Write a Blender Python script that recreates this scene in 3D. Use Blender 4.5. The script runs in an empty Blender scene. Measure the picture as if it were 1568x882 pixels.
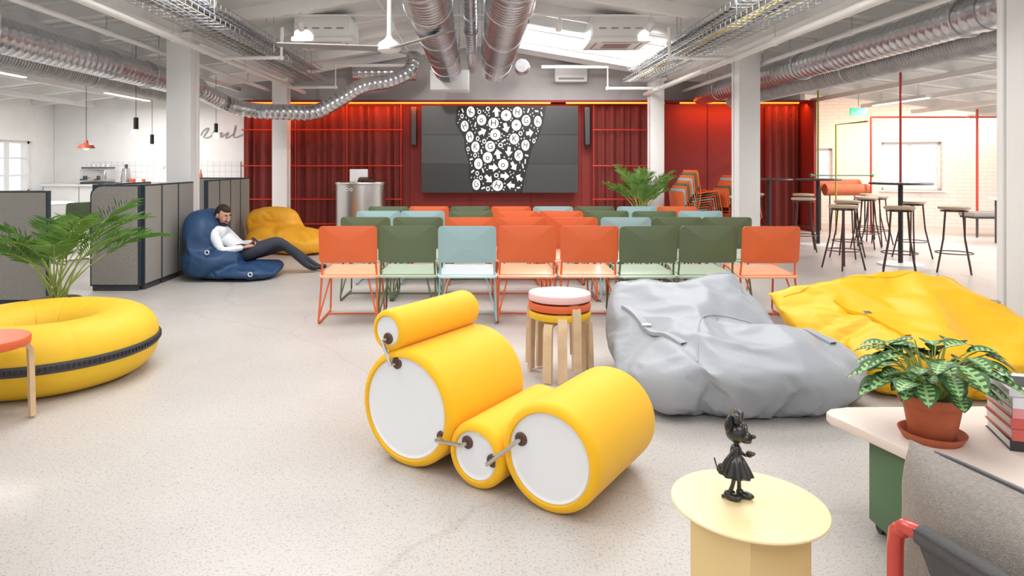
import bpy, bmesh, math, random
from mathutils import Vector, Matrix, noise, Euler
from mathutils.bvhtree import BVHTree
random.seed(7)
sc=bpy.context.scene
COL=sc.collection
V=Vector
def srgb(r,g,b):
    f=lambda c:(c/255/12.92) if c/255<=0.04045 else ((c/255+0.055)/1.055)**2.4
    return (f(r),f(g),f(b))
# ------------------------------------------------------------ materials
def mat(name,col,rough=0.5,metal=0.0,bump=0.0,bscale=50,var=0.0,vscale=4,emit=None,estr=0,coat=0,spec=0.5,sheen=0):
    m=bpy.data.materials.new(name); m.use_nodes=True
    nt=m.node_tree; b=nt.nodes['Principled BSDF']
    b.inputs['Base Color'].default_value=(*col,1)
    b.inputs['Roughness'].default_value=rough
    b.inputs['Metallic'].default_value=metal
    b.inputs['Coat Weight'].default_value=coat
    b.inputs['Specular IOR Level'].default_value=spec
    if sheen:
        b.inputs['Sheen Weight'].default_value=sheen
    tc=nt.nodes.new('ShaderNodeTexCoord')
    if var>0:
        n=nt.nodes.new('ShaderNodeTexNoise'); n.inputs['Scale'].default_value=vscale; n.inputs['Detail'].default_value=5
        nt.links.new(tc.outputs['Object'],n.inputs['Vector'])
        r=nt.nodes.new('ShaderNodeValToRGB')
        r.color_ramp.elements[0].position=0.3; r.color_ramp.elements[1].position=0.7
        r.color_ramp.elements[0].color=(*[c*(1-var) for c in col],1)
        r.color_ramp.elements[1].color=(*[min(1,c*(1+var)) for c in col],1)
        nt.links.new(n.outputs['Fac'],r.inputs['Fac']); nt.links.new(r.outputs['Color'],b.inputs['Base Color'])
    if bump>0:
        n=nt.nodes.new('ShaderNodeTexNoise'); n.inputs['Scale'].default_value=bscale; n.inputs['Detail'].default_value=4
        nt.links.new(tc.outputs['Object'],n.inputs['Vector'])
        bp=nt.nodes.new('ShaderNodeBump'); bp.inputs['Strength'].default_value=bump; bp.inputs['Distance'].default_value=0.01
        nt.links.new(n.outputs['Fac'],bp.inputs['Height']); nt.links.new(bp.outputs['Normal'],b.inputs['Normal'])
    if emit:
        b.inputs['Emission Color'].default_value=(*emit,1); b.inputs['Emission Strength'].default_value=estr
    return m
M={}
M['white']=mat('white_paint',(0.82,0.82,0.81),0.6,var=0.03)
M['roofwhite']=mat('roof_paint',(0.74,0.75,0.75),0.6,var=0.05)
M['colwhite']=mat('column_paint',(0.84,0.84,0.83),0.5)
M['pipe']=mat('white_pipe',(0.82,0.82,0.80),0.35)
M['gablewall']=mat('gable_plaster',(0.62,0.61,0.61),0.8,var=0.04)
M['acwhite']=mat('ac_plastic',(0.82,0.82,0.81),0.4)
M['acgrey']=mat('ac_grille',(0.30,0.30,0.30),0.5)
M['galv']=mat('galvanised_steel',(0.62,0.64,0.67),0.26,0.95,bump=0.15,bscale=6,var=0.12,vscale=3)
M['galvd']=mat('flexible_duct',(0.46,0.46,0.47),0.38,0.85,var=0.15,vscale=9)
M['steel']=mat('brushed_steel',(0.62,0.62,0.61),0.25,1.0)
M['chrome']=mat('chrome',(0.6,0.58,0.55),0.2,1.0)
M['black']=mat('black_paint',(0.015,0.015,0.017),0.4)
M['dark']=mat('dark_grey',(0.05,0.05,0.055),0.5)
M['yellow']=mat('yellow_stretch_fabric',srgb(246,187,6),0.65,bump=0.08,bscale=300,sheen=0.1)
M['yellowbag']=mat('yellow_bag_fabric',srgb(246,187,24),0.5,bump=0.1,bscale=250)
M['orangebag']=mat('amber_bag_fabric',srgb(248,178,44),0.55,bump=0.1,bscale=250)
M['donut']=mat('yellow_neoprene',srgb(228,184,34),0.6,bump=0.1,bscale=250)
M['greybag']=mat('grey_bag_fabric',srgb(162,166,172),0.5,bump=0.1,bscale=250)
M['bluebag']=mat('blue_bag_fabric',srgb(30,64,102),0.55,bump=0.1,bscale=250)
M['capwhite']=mat('white_cap',(0.80,0.81,0.82),0.45)
M['brown']=mat('brown_plastic',srgb(90,62,50),0.5)
M['birch']=mat('birch_wood',srgb(216,186,148),0.45,var=0.1,vscale=12)
M['pink']=mat('pink_linoleum',srgb(230,186,182),0.5)
M['ored']=mat('orange_red_linoleum',srgb(214,96,48),0.45)
M['lyellow']=mat('yellow_linoleum',srgb(225,175,22),0.45)
M['oc']=mat('orange_chair_paint',srgb(220,102,54),0.4)
M['gc']=mat('olive_chair_paint',srgb(92,106,76),0.4)
M['bc']=mat('blue_chair_paint',srgb(152,182,186),0.4)
M['oseat_lit']=mat('orange_seat_skylit',srgb(238,176,140),0.3,coat=0.3)  # seat colours: chair paint made paler, skylight from above painted in
M['gseat_lit']=mat('olive_seat_skylit',srgb(178,192,170),0.3,coat=0.3)
M['bseat_lit']=mat('blue_seat_skylit',srgb(196,216,222),0.3,coat=0.3)
M['redwall']=mat('deep_red_panel',srgb(132,38,30),0.65,var=0.06)
M['curtain']=mat('maroon_curtain',srgb(114,42,36),0.85,bump=0.2,bscale=120)
M['redrail']=mat('red_rail',srgb(190,52,34),0.35)
M['screenline']=mat('screen_bezel',(0.004,0.004,0.004),0.4)
M['mark']=mat('screen_white_graphic',(0.65,0.65,0.65),0.5,emit=(1,1,1),estr=0.30)
M['markd']=mat('screen_dark_graphic',(0.006,0.006,0.006),0.5)
M['felt']=mat('grey_woven_felt',srgb(146,142,136),0.9,bump=0.5,bscale=180,var=0.12,vscale=90)
M['navy']=mat('navy_edge',srgb(38,52,62),0.55)
M['led']=mat('orange_led',(1,0.25,0.03),0.5,emit=(1,0.13,0.012),estr=3.0)
M['terracotta']=mat('terracotta',srgb(184,98,64),0.75,var=0.08,vscale=20)
M['soil']=mat('soil',(0.05,0.03,0.02),0.9)
M['leafd']=mat('leaf_dark',srgb(58,96,50),0.5)
M['leafl']=mat('leaf_light',srgb(150,188,122),0.5)
M['palm']=mat('palm_leaf',srgb(96,140,58),0.5,var=0.25,vscale=8)
M['palmstem']=mat('palm_stem',srgb(150,165,80),0.5)
M['cream']=mat('cream_yellow_steel',srgb(232,202,142),0.35)
M['creamtop']=mat('cream_yellow_top',srgb(242,216,164),0.4)
M['figure']=mat('black_bronze',(0.035,0.033,0.03),0.28,0.4,coat=0.3)
M['tabletop']=mat('blush_laminate',srgb(234,218,208),0.4)
M['green']=mat('green_steel',srgb(78,112,76),0.5)
M['cushion']=mat('grey_linen',srgb(154,146,138),0.9,bump=0.5,bscale=260,var=0.12,vscale=130)
M['canvas']=mat('charcoal_canvas',srgb(86,84,84),0.85,bump=0.3,bscale=200)
M['redtube']=mat('red_tube',srgb(200,62,48),0.3,coat=0.4)
M['skin']=mat('skin',srgb(200,150,125),0.55)
M['hair']=mat('hair',srgb(42,30,25),0.7,bump=0.4,bscale=120)
M['shirt']=mat('white_shirt',srgb(222,224,228),0.75,bump=0.35,bscale=18)
M['trousers']=mat('dark_trousers',srgb(52,56,68),0.8,bump=0.3,bscale=18)
M['shoe']=mat('shoe_black',(0.015,0.015,0.018),0.4)
M['bulb']=mat('opal_bulb',(0.9,0.88,0.85),0.3,emit=(1,0.9,0.8),estr=0.6)
M['copper']=mat('copper_dome',srgb(185,92,70),0.4)
M['paper']=mat('paper',(0.8,0.78,0.74),0.8)
M['coverred']=mat('cover_coral',srgb(205,95,85),0.5)
M['coverblack']=mat('cover_black',(0.03,0.03,0.035),0.4)
M['coverwhite']=mat('cover_white',(0.78,0.78,0.80),0.4)
M['coverpink']=mat('cover_pink',srgb(225,150,150),0.5)
M['exit']=mat('exit_green',(0.02,0.45,0.15),0.4,emit=(0.02,0.7,0.25),estr=0.6)
M['tube_led']=mat('led_diffuser',(0.9,0.9,0.9),0.4,emit=(1,0.98,0.95),estr=3)
M['daylight']=mat('skylight_glazing',(0.9,0.9,0.9),0.2,emit=(0.97,0.99,1),estr=2)
M['cable1']=mat('cable_blue',srgb(80,110,150),0.5)
M['cable2']=mat('cable_yellow',srgb(190,170,90),0.5)
M['olivepole']=mat('olive_pole',srgb(150,160,50),0.4)
M['bsteel']=mat('stool_frame',srgb(66,34,34),0.35)
M['seatwood']=mat('stool_seat',srgb(190,165,140),0.5)
def floor_mat():
    m=bpy.data.materials.new('polished_concrete'); m.use_nodes=True; nt=m.node_tree; N=nt.nodes; L=nt.links
    b=N['Principled BSDF']; tc=N.new('ShaderNodeTexCoord')
    def nz(s,d=5):
        n=N.new('ShaderNodeTexNoise'); n.inputs['Scale'].default_value=s; n.inputs['Detail'].default_value=d
        L.new(tc.outputs['Object'],n.inputs['Vector']); return n
    def ramp(src,p0,c0,p1,c1):
        r=N.new('ShaderNodeValToRGB'); e=r.color_ramp.elements
        e[0].position=p0; e[0].color=(*c0,1); e[1].position=p1; e[1].color=(*c1,1); L.new(src,r.inputs['Fac']); return r
    def mul(a,c,f=1.0):
        x=N.new('ShaderNodeMix'); x.data_type='RGBA'; x.blend_type='MULTIPLY'; x.inputs['Factor'].default_value=f
        L.new(a,x.inputs[6]); L.new(c,x.inputs[7]); return x.outputs[2]
    a=ramp(nz(0.7,6).outputs['Fac'],0.3,(0.46,0.43,0.405),0.7,(0.57,0.535,0.505)).outputs['Color']
    sp=ramp(nz(110,3).outputs['Fac'],0.33,(0.58,0.55,0.52),0.46,(1,1,1)).outputs['Color']
    sp2=ramp(nz(50,4).outputs['Fac'],0.28,(0.70,0.67,0.65),0.42,(1,1,1)).outputs['Color']
    c=mul(a,sp,0.75); c=mul(c,sp2,0.75)
    vo=N.new('ShaderNodeTexVoronoi'); vo.feature='DISTANCE_TO_EDGE'; vo.inputs['Scale'].default_value=0.33
    wn=nz(1.5,8); mx=N.new('ShaderNodeMix'); mx.data_type='VECTOR'; mx.inputs['Factor'].default_value=0.25
    L.new(tc.outputs['Object'],mx.inputs[4]); L.new(wn.outputs['Color'],mx.inputs[5]); L.new(mx.outputs[1],vo.inputs['Vector'])
    cr=ramp(vo.outputs['Distance'],0.0,(0.82,0.80,0.79),0.0018,(1,1,1)).outputs['Color']
    c=mul(c,cr,0.6)
    L.new(c,b.inputs['Base Color'])
    rr=N.new('ShaderNodeMapRange'); L.new(nz(2,5).outputs['Fac'],rr.inputs['Value']); rr.inputs[3].default_value=0.28; rr.inputs[4].default_value=0.44
    L.new(rr.outputs[0],b.inputs['Roughness'])
    bp=N.new('ShaderNodeBump'); bp.inputs['Strength'].default_value=0.06; bp.inputs['Distance'].default_value=0.01
    L.new(nz(60,4).outputs['Fac'],bp.inputs['Height']); L.new(bp.outputs['Normal'],b.inputs['Normal'])
    return m
M['floor']=floor_mat()
def brick_mat(name,c1,c2,mortar,sc_,bw,rh,ms,rough,rotx=True,bump=0.4):
    m=bpy.data.materials.new(name); m.use_nodes=True; nt=m.node_tree; N=nt.nodes; L=nt.links
    b=N['Principled BSDF']; tc=N.new('ShaderNodeTexCoord')
    sx=N.new('ShaderNodeSeparateXYZ'); cx=N.new('ShaderNodeCombineXYZ')
    L.new(tc.outputs['Object'],sx.inputs[0]); L.new(sx.outputs[0],cx.inputs[0]); L.new(sx.outputs[2],cx.inputs[1])
    t=N.new('ShaderNodeTexBrick'); L.new(cx.outputs[0],t.inputs['Vector'])
    t.inputs['Color1'].default_value=(*c1,1); t.inputs['Color2'].default_value=(*c2,1); t.inputs['Mortar'].default_value=(*mortar,1)
    t.inputs['Scale'].default_value=sc_; t.inputs['Brick Width'].default_value=bw; t.inputs['Row Height'].default_value=rh; t.inputs['Mortar Size'].default_value=ms
    if name=='white_tile': t.offset=0.0
    L.new(t.outputs['Color'],b.inputs['Base Color']); b.inputs['Roughness'].default_value=rough
    bp=N.new('ShaderNodeBump'); bp.inputs['Strength'].default_value=bump; bp.inputs['Distance'].default_value=0.01; bp.invert=True
    L.new(t.outputs['Fac'],bp.inputs['Height']); L.new(bp.outputs['Normal'],b.inputs['Normal'])
    return m
M['brick']=brick_mat('painted_brick',(0.82,0.75,0.70),(0.79,0.72,0.67),(0.72,0.64,0.59),1.0,0.25,0.075,0.008,0.8)
M['tile']=brick_mat('white_tile',(0.8,0.8,0.8),(0.77,0.78,0.78),(0.6,0.6,0.6),1.0,0.12,0.12,0.006,0.12,bump=0.2)

# ------------------------------------------------------------ builder
def frame_from(d):
    d=d.normalized(); up=V((0,0,1)) if abs(d.z)<0.95 else V((1,0,0))
    a=d.cross(up).normalized(); return a,a.cross(d).normalized()
def smooth_path(pts,n,closed=False):
    pts=[V(p) for p in pts]; out=[]; m=len(pts)
    rng=range(m) if closed else range(m-1)
    for i in rng:
        if closed: p0,p1,p2,p3=pts[(i-1)%m],pts[i],pts[(i+1)%m],pts[(i+2)%m]
        else: p0,p1,p2,p3=pts[max(i-1,0)],pts[i],pts[i+1],pts[min(i+2,m-1)]
        for k in range(n):
            t=k/n
            out.append(0.5*((2*p1)+(p2-p0)*t+(2*p0-5*p1+4*p2-p3)*t*t+(3*p1-3*p2+p3-p0)*t**3))
    if not closed: out.append(pts[-1])
    return out
class B:
    def __init__(s): s.bm=bmesh.new(); s.mats=[]
    def mi(s,m):
        m=M[m] if isinstance(m,str) else m
        if m not in s.mats: s.mats.append(m)
        return s.mats.index(m)
    def merge(s,t,m,T=None):
        i=s.mi(m); mp={}
        for v in t.verts: mp[v]=s.bm.verts.new(T@v.co if T is not None else v.co)
        for f in t.faces:
            try: nf=s.bm.faces.new([mp[v] for v in f.verts]); nf.material_index=i; nf.smooth=True
            except ValueError: pass
        t.free()
    def box(s,c,d,m,rot=None,bevel=0.0,seg=2):
        t=bmesh.new(); bmesh.ops.create_cube(t,size=1)
        for v in t.verts: v.co=V((v.co.x*d[0],v.co.y*d[1],v.co.z*d[2]))
        if bevel>0: bmesh.ops.bevel(t,geom=t.edges[:],offset=bevel,segments=seg,affect='EDGES',profile=0.5)
        T=Matrix.Translation(V(c))
        if rot: T=T@Euler(rot).to_matrix().to_4x4()
        s.merge(t,m,T); return s
    def hull(s,pts,m):
        t=bmesh.new()
        for p in pts: t.verts.new(p)
        r=bmesh.ops.convex_hull(t,input=t.verts[:])
        bmesh.ops.delete(t,geom=[e for e in r['geom_interior'] if isinstance(e,bmesh.types.BMVert)],context='VERTS')
        s.merge(t,m); return s
    def tube(s,pts,r,m,seg=10,closed=False,sm=0,cap=True,flat=None):
        n0=len(pts)
        rr=list(r) if isinstance(r,(list,tuple)) else [r]*n0
        pts=[V(p) for p in pts]
        if sm:
            P=smooth_path(pts,sm,closed); R=[]
            for k in range(len(P)):
                f=k/sm; i=int(f)%n0; j=(i+1)%n0 if closed else min(i+1,n0-1); R.append(rr[i]*(1-(f-int(f)))+rr[j]*(f-int(f)))
            pts,rr=P,R
        n=len(pts); i=s.mi(m); rings=[]; a=None
        for k in range(n):
            if closed: d=pts[(k+1)%n]-pts[k-1]
            else: d=pts[min(k+1,n-1)]-pts[max(k-1,0)]
            if d.length<1e-9: d=V((0,0,1))
            d.normalize()
            if a is None: a,b_=frame_from(d)
            else:
                a=(a-d*a.dot(d)); a=a.normalized() if a.length>1e-6 else frame_from(d)[0]
            b_=a.cross(d).normalized()
            fx,fy=(1,1) if not flat else flat
            rings.append([s.bm.verts.new(pts[k]+(a*math.cos(2*math.pi*q/seg)*fx+b_*math.sin(2*math.pi*q/seg)*fy)*rr[k]) for q in range(seg)])
        for k in range(n if closed else n-1):
            A,C=rings[k],rings[(k+1)%n]
            for q in range(seg):
                f=s.bm.faces.new([A[q],A[(q+1)%seg],C[(q+1)%seg],C[q]]); f.material_index=i; f.smooth=True
        if cap and not closed:
            for R in (rings[0],rings[-1]):
                f=s.bm.faces.new(R); f.material_index=i
        return s
    def cyl(s,p0,p1,r,m,seg=20,r1=None):
        return s.tube([p0,p1],[r,r if r1 is None else r1],m,seg)
    def lathe(s,prof,m,T=None,seg=32,axis='Z'):
        T=T or Matrix.Identity(4); i=s.mi(m); rings=[]
        for (r,z) in prof:
            if r<1e-6: rings.append([s.bm.verts.new(T@V((0,0,z)))])
            else: rings.append([s.bm.verts.new(T@V((r*math.cos(2*math.pi*q/seg),r*math.sin(2*math.pi*q/seg),z))) for q in range(seg)])
        for k in range(len(rings)-1):
            A,C=rings[k],rings[k+1]
            for q in range(seg):
                a0,a1=A[q%len(A)],A[(q+1)%len(A)]; c0,c1=C[q%len(C)],C[(q+1)%len(C)]
                vs=[]
                for v in (a0,a1,c1,c0):
                    if v not in vs: vs.append(v)
                if len(vs)>=3:
                    try: f=s.bm.faces.new(vs); f.material_index=i; f.smooth=True
                    except ValueError: pass
        return s
    def sph(s,c,r,m,rot=None,seg=20,e=1.0,fn=None):
        if not isinstance(r,(tuple,list)): r=(r,r,r)
        t=bmesh.new(); bmesh.ops.create_uvsphere(t,u_segments=seg,v_segments=max(6,seg//2+2),radius=1)
        if fn:
            for v in t.verts: v.co=fn(v.co.copy())
        for v in t.verts:
            if e!=1.0: v.co=V([math.copysign(abs(q)**e,q) for q in v.co])
            v.co=V((v.co.x*r[0],v.co.y*r[1],v.co.z*r[2]))
        T=Matrix.Translation(V(c))
        if rot: T=T@Euler(rot).to_matrix().to_4x4()
        s.merge(t,m,T); return s
    def prism(s,pts,z0,z1,m,T=None,bevel=0):
        t=bmesh.new(); vs=[t.verts.new((x,y,z0)) for x,y in pts]; f=t.faces.new(vs)
        r=bmesh.ops.extrude_face_region(t,geom=[f])
        for v in r['geom']:
            if isinstance(v,bmesh.types.BMVert): v.co.z=z1
        bmesh.ops.recalc_face_normals(t,faces=t.faces[:])
        if bevel>0:
            es=[e for e in t.edges if abs(e.verts[0].co.z-e.verts[1].co.z)<1e-6]
            bmesh.ops.bevel(t,geom=es,offset=bevel,segments=2,affect='EDGES',profile=0.5)
        s.merge(t,m,T); return s
    def surf(s,fn,nu,nv,m,cu=False,cv=False):
        i=s.mi(m); g=[[s.bm.verts.new(fn(u/(nu if cu else nu-1),v/(nv if cv else nv-1))) for v in range(nv)] for u in range(nu)]
        for u in range(nu if cu else nu-1):
            for v in range(nv if cv else nv-1):
                f=s.bm.faces.new([g[u][v],g[(u+1)%nu][v],g[(u+1)%nu][(v+1)%nv],g[u][(v+1)%nv]]); f.material_index=i; f.smooth=True
        return s
    def mesh(s,me,mf):
        off=[s.bm.verts.new(v.co) for v in me.vertices]
        for p in me.polygons:
            try:
                f=s.bm.faces.new([off[k] for k in p.vertices]); f.smooth=True
                f.material_index=s.mi(mf(p.center) if callable(mf) else mf)
            except ValueError: pass
        return s
    def tomesh(s,name,ang=38,recalc=True):
        if recalc: bmesh.ops.recalc_face_normals(s.bm,faces=s.bm.faces[:])
        me=bpy.data.meshes.new(name); s.bm.to_mesh(me); s.bm.free()
        for m in s.mats: me.materials.append(m)
        me.polygons.foreach_set('use_smooth',[True]*len(me.polygons))
        me.set_sharp_from_angle(angle=math.radians(ang))
        return me
    def obj(s,name,loc=(0,0,0),rot=(0,0,0),ang=38):
        return place(s.tomesh(name,ang),name,loc,rot)
def place(me,name,loc=(0,0,0),rot=(0,0,0)):
    o=bpy.data.objects.new(name,me); COL.objects.link(o); o.location=loc; o.rotation_euler=rot; return o
def evalmesh(me,mods):
    o=bpy.data.objects.new('tmp',me); COL.objects.link(o)
    for typ,kw in mods:
        md=o.modifiers.new(typ,typ)
        for k,v in kw.items(): setattr(md,k,v)
    dg=bpy.context.evaluated_depsgraph_get(); dg.update()
    r=bpy.data.meshes.new_from_object(o.evaluated_get(dg)); bpy.data.objects.remove(o); return r
def text_mesh(txt,size,ext=0.0):
    cu=bpy.data.curves.new('t','FONT'); cu.body=txt; cu.size=size; cu.extrude=ext; cu.align_x='CENTER'; cu.align_y='CENTER'
    o=bpy.data.objects.new('t',cu); COL.objects.link(o)
    dg=bpy.context.evaluated_depsgraph_get(); me=bpy.data.meshes.new_from_object(o.evaluated_get(dg)); bpy.data.objects.remove(o); return me

# ------------------------------------------------------------ bean bags : base shapes, then a cloth simulation for the folds
BAGS=[]
def bagbase(key,hulls,parts,vox=.028,grow=-.14,seed=0,press=.35):
    b=B()
    for h in hulls: b.hull(h,'greybag')
    for c,r,rot,e in parts: b.sph(c,r,'greybag',rot=[math.radians(q) for q in rot],seg=36,e=e)
    me=b.tomesh('tmpb')
    me=evalmesh(me,[('REMESH',dict(mode='VOXEL',voxel_size=vox))])
    bm=bmesh.new(); bm.from_mesh(me)
    for _ in range(4): bmesh.ops.smooth_vert(bm,verts=bm.verts[:],factor=.5,use_axis_x=True,use_axis_y=True,use_axis_z=True)
    bm.normal_update(); so=V((seed*3.1,seed*1.7,seed*.9))
    for v in bm.verts:
        v.co=v.co+v.normal*(.010*noise.noise(v.co*5+so)+.012*noise.noise(v.co*2.5-so))
    bmesh.ops.triangulate(bm,faces=bm.faces[:],quad_method='ALTERNATE')
    bm.to_mesh(me); bm.free()
    o=bpy.data.objects.new('simbag_'+key,me); COL.objects.link(o)
    vg=o.vertex_groups.new(name='pin')
    for v in me.vertices: vg.add([v.index],.9 if v.co.z<.03 else .10,'REPLACE')
    md=o.modifiers.new('Cloth','CLOTH'); s=md.settings
    s.quality=6; s.mass=.25; s.tension_stiffness=25; s.compression_stiffness=25; s.shear_stiffness=8; s.bending_stiffness=.8
    s.tension_damping=8; s.compression_damping=8; s.shear_damping=8; s.bending_damping=1; s.air_damping=3
    s.shrink_min=grow; s.shrink_max=grow; s.vertex_group_mass='pin'; s.pin_stiffness=.9
    s.use_pressure=True; s.uniform_pressure_force=press
    s.effector_weights.gravity=0.0
    md.collision_settings.use_collision=False; md.collision_settings.use_self_collision=False
    md.point_cache.frame_start=1; md.point_cache.frame_end=40
    BAGS.append((key,o,[v.co.copy() for v in me.vertices]))
bagbase('grey',[[(.94,4.36,.53),(1.62,4.30,.57),(1.64,4.46,.48),(.94,4.48,.46),(.80,3.80,.24),(.80,3.72,.08),(1.76,3.95,.31),(1.84,3.7,.1),(1.0,3.62,.22),(.84,3.7,0),(1.84,3.7,0),(1.73,4.46,0),(.92,4.46,0),(.82,4.2,.2)]],
 [((1.52,3.72,.15),(.50,.34,.19),(0,0,8),.75),((1.55,3.72,.25),(.40,.22,.15),(4,0,8),.9),((1.10,3.66,.14),(.27,.24,.15),(0,0,20),.75),((1.84,3.78,.15),(.23,.24,.18),(0,0,0),.75)],seed=2)
bagbase('yellow',[[(2.0,4.56,.47),(2.03,4.48,.42),(2.75,4.56,.55),(3.1,4.52,.53),(3.30,4.34,.38),(2.14,4.2,.26),(2.14,3.98,.10),(2.7,3.97,.32),(3.2,3.97,.30),(2.16,3.97,0),(2.27,4.55,0),(3.3,4.42,0),(3.33,3.9,0)]],
 [((2.83,3.97,.15),(.58,.34,.18),(0,0,-4),.75),((2.93,3.94,.24),(.42,.24,.14),(0,0,-4),.9),((2.44,3.94,.13),(.26,.25,.15),(0,0,0),.75)],seed=5,grow=-.15)
bagbase('blue',[],[((-3.08,7.9,.40),(.20,.38,.36),(0,-12,0),.7),((-2.97,7.85,.2),(.32,.42,.21),(0,0,0),.75),((-2.68,7.83,.10),(.44,.40,.10),(0,0,0),.75)],seed=8,press=.15,grow=-.11)
bagbase('orange',[],[((-2.98,10.15,.34),(.36,.15,.32),(28,0,0),.6),((-2.88,9.95,.2),(.40,.36,.2),(0,0,0),.75),((-2.52,9.85,.16),(.36,.32,.18),(0,0,0),.75)],vox=.034,seed=11,press=.3)
try:
    for f in range(1,36): sc.frame_set(f)
except Exception as ex: print('sim',ex)
dg=bpy.context.evaluated_depsgraph_get(); BM={}
for key,o,orig in BAGS:
    me=bpy.data.meshes.new_from_object(o.evaluated_get(dg))
    dev=[(v.co-p).length for v,p in zip(me.vertices,orig)]
    print('BAG',key,len(dev),max(dev),sum(dev)/len(dev))
    if max(dev)>.45 or any(d!=d for d in dev):
        for v,p in zip(me.vertices,orig): v.co=p
    else:
        c0=sum(orig,V())/len(orig); c1=sum((v.co for v in me.vertices),V())/len(orig)
        for v in me.vertices: v.co=V((c0.x+(v.co.x-c1.x)*.97,c0.y+(v.co.y-c1.y)*.97,v.co.z*.98))
    BM[key]=me
    bpy.data.objects.remove(o)
sc.frame_set(1)
def bag(key,name,m,straps=(),seams=(),extra=None):
    me=evalmesh(BM[key],[('SUBSURF',dict(levels=1))])
    bm=bmesh.new(); bm.from_mesh(me)
    bmesh.ops.smooth_vert(bm,verts=bm.verts[:],factor=.4,use_axis_x=True,use_axis_y=True,use_axis_z=True)
    for v in bm.verts:
        if v.co.z<.004: v.co.z=.004+(v.co.z-.004)*.01
    bvh=BVHTree.FromBMesh(bm); me2=bpy.data.meshes.new(name); bm.to_mesh(me2); bm.free()
    B2=B(); B2.mesh(me2,m)
    def drop(x,y):
        h=bvh.ray_cast(V((x,y,3)),V((0,0,-1))); return h[0].z if h[0] else None
    for path,w in straps:
        P=smooth_path([(x,y,0) for x,y in path],8); Q=[]
        for p in P:
            z=drop(p.x,p.y)
            if z is not None: Q.append(V((p.x,p.y,z+.006)))
        if len(Q)>2:
            for _ in range(3): Q=[Q[0]]+[(Q[i-1]+Q[i]*2+Q[i+1])/4 if (Q[i-1].z+Q[i+1].z)/2>Q[i].z-.02 else Q[i] for i in range(1,len(Q)-1)]+[Q[-1]]
            i=B2.mi(m); L=[]
            for k in range(len(Q)):
                d=(Q[min(k+1,len(Q)-1)]-Q[max(k-1,0)]).normalized(); s_=d.cross(V((0,0,1))).normalized()*w/2
                L.append((B2.bm.verts.new(Q[k]-s_+V((0,0,.008))),B2.bm.verts.new(Q[k]+s_+V((0,0,.008))),B2.bm.verts.new(Q[k]+s_-V((0,0,.012))),B2.bm.verts.new(Q[k]-s_-V((0,0,.012)))))
            for k in range(len(L)-1):
                for q in range(4):
                    f=B2.bm.faces.new([L[k][q],L[k][(q+1)%4],L[k+1][(q+1)%4],L[k+1][q]]); f.material_index=i
            mid=Q[len(Q)//2]; B2.box((mid.x,mid.y,mid.z+.012),(w*1.2,w*.7,.008),'steel',rot=(.25,0,0),bevel=.002)
    for path in seams:
        P=smooth_path([(x,y,0) for x,y in path],10); Q=[]
        for p in P:
            z=drop(p.x,p.y)
            if z is not None: Q.append(V((p.x,p.y,z+.001)))
        if len(Q)>2: B2.tube(Q,.005,m,6)
    if extra: extra(B2)
    return B2.obj(name,ang=60)
Rx=Matrix.Rotation(math.radians(90),4,'X')
bag('grey','bean_bag','greybag',straps=[([(.90,4.12),(.94,3.95),(1.0,3.78),(1.10,3.6)],.045),([(1.66,4.22),(1.76,4.05),(1.86,3.88),(1.94,3.7)],.045)],
  seams=[[(.97,4.36),(1.3,4.36),(1.61,4.31)],[(1.12,3.45),(1.3,3.85),(1.66,3.95),(1.95,3.86)],[(1.62,4.32),(1.74,4.1),(1.80,3.95)]])
bag('yellow','bean_bag','yellowbag',straps=[([(2.3,4.35),(2.38,4.15),(2.44,3.85)],.042),([(3.1,4.45),(3.2,4.2),(3.3,3.95)],.042)],
  seams=[[(2.04,4.52),(2.5,4.52),(2.9,4.52),(3.1,4.46)]],extra=lambda g:g.box((2.38,3.68,.11),(.05,.015,.07),'redrail',rot=(.3,0,.4)))
def bx(g):
    for c in [(-2.45,7.43,.09),(-2.92,7.43,.33)]:
        g.lathe([(.018,0),(.026,0),(.026,.01),(.018,.01),(.018,0)],'capwhite',Matrix.Translation(c)@Rx,16)
bag('blue','bean_bag','bluebag',straps=[([(-2.95,7.5),(-2.85,7.6),(-2.75,7.68)],.04)],extra=bx)
bag('orange','bean_bag','orangebag')

# ------------------------------------------------------------ ROOM
YB=13.7; XL=-8.45; XR=11.3; Y0=-4.0
def roofz(x):
    a=abs(x)
    return 3.7-0.17*a if a<=3.8 else 3.054-0.11*(a-3.8)
b=B(); b.box(((XL+XR)/2,(Y0+16)/2,-0.05),(XR-XL+1,16-Y0+0.4,0.1),'floor'); b.obj('floor')
b=B()
xs=[XL-0.1,-3.8,0,3.8,XR+0.2]
for i in range(4):
    x0,x1=xs[i],xs[i+1]; z0,z1=roofz(x0),roofz(x1)
    t=bmesh.new()
    vs=[t.verts.new(p) for p in [(x0,Y0,z0),(x1,Y0,z1),(x1,16,z1),(x0,16,z0),(x0,Y0,z0+.15),(x1,Y0,z1+.15),(x1,16,z1+.15),(x0,16,z0+.15)]]
    for q in [(0,1,2,3),(7,6,5,4),(0,4,5,1),(1,5,6,2),(2,6,7,3),(3,7,4,0)]: t.faces.new([vs[k] for k in q])
    b.merge(t,'roofwhite')
for (x0,x1) in [(XL,-3.8),(3.8,XR)]:
    y=2.0; z0,z1=roofz(x0)-.012,roofz(x1)-.012; L=math.hypot(x1-x0,z1-z0)
    while y<13.5:
        b.box(((x0+x1)/2,y,(z0+z1)/2),(L,0.05,0.03),'roofwhite',rot=(0,-math.atan2(z1-z0,x1-x0),0)); y+=.23
b.obj('ceiling')
b=B()
y=0.4
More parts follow.
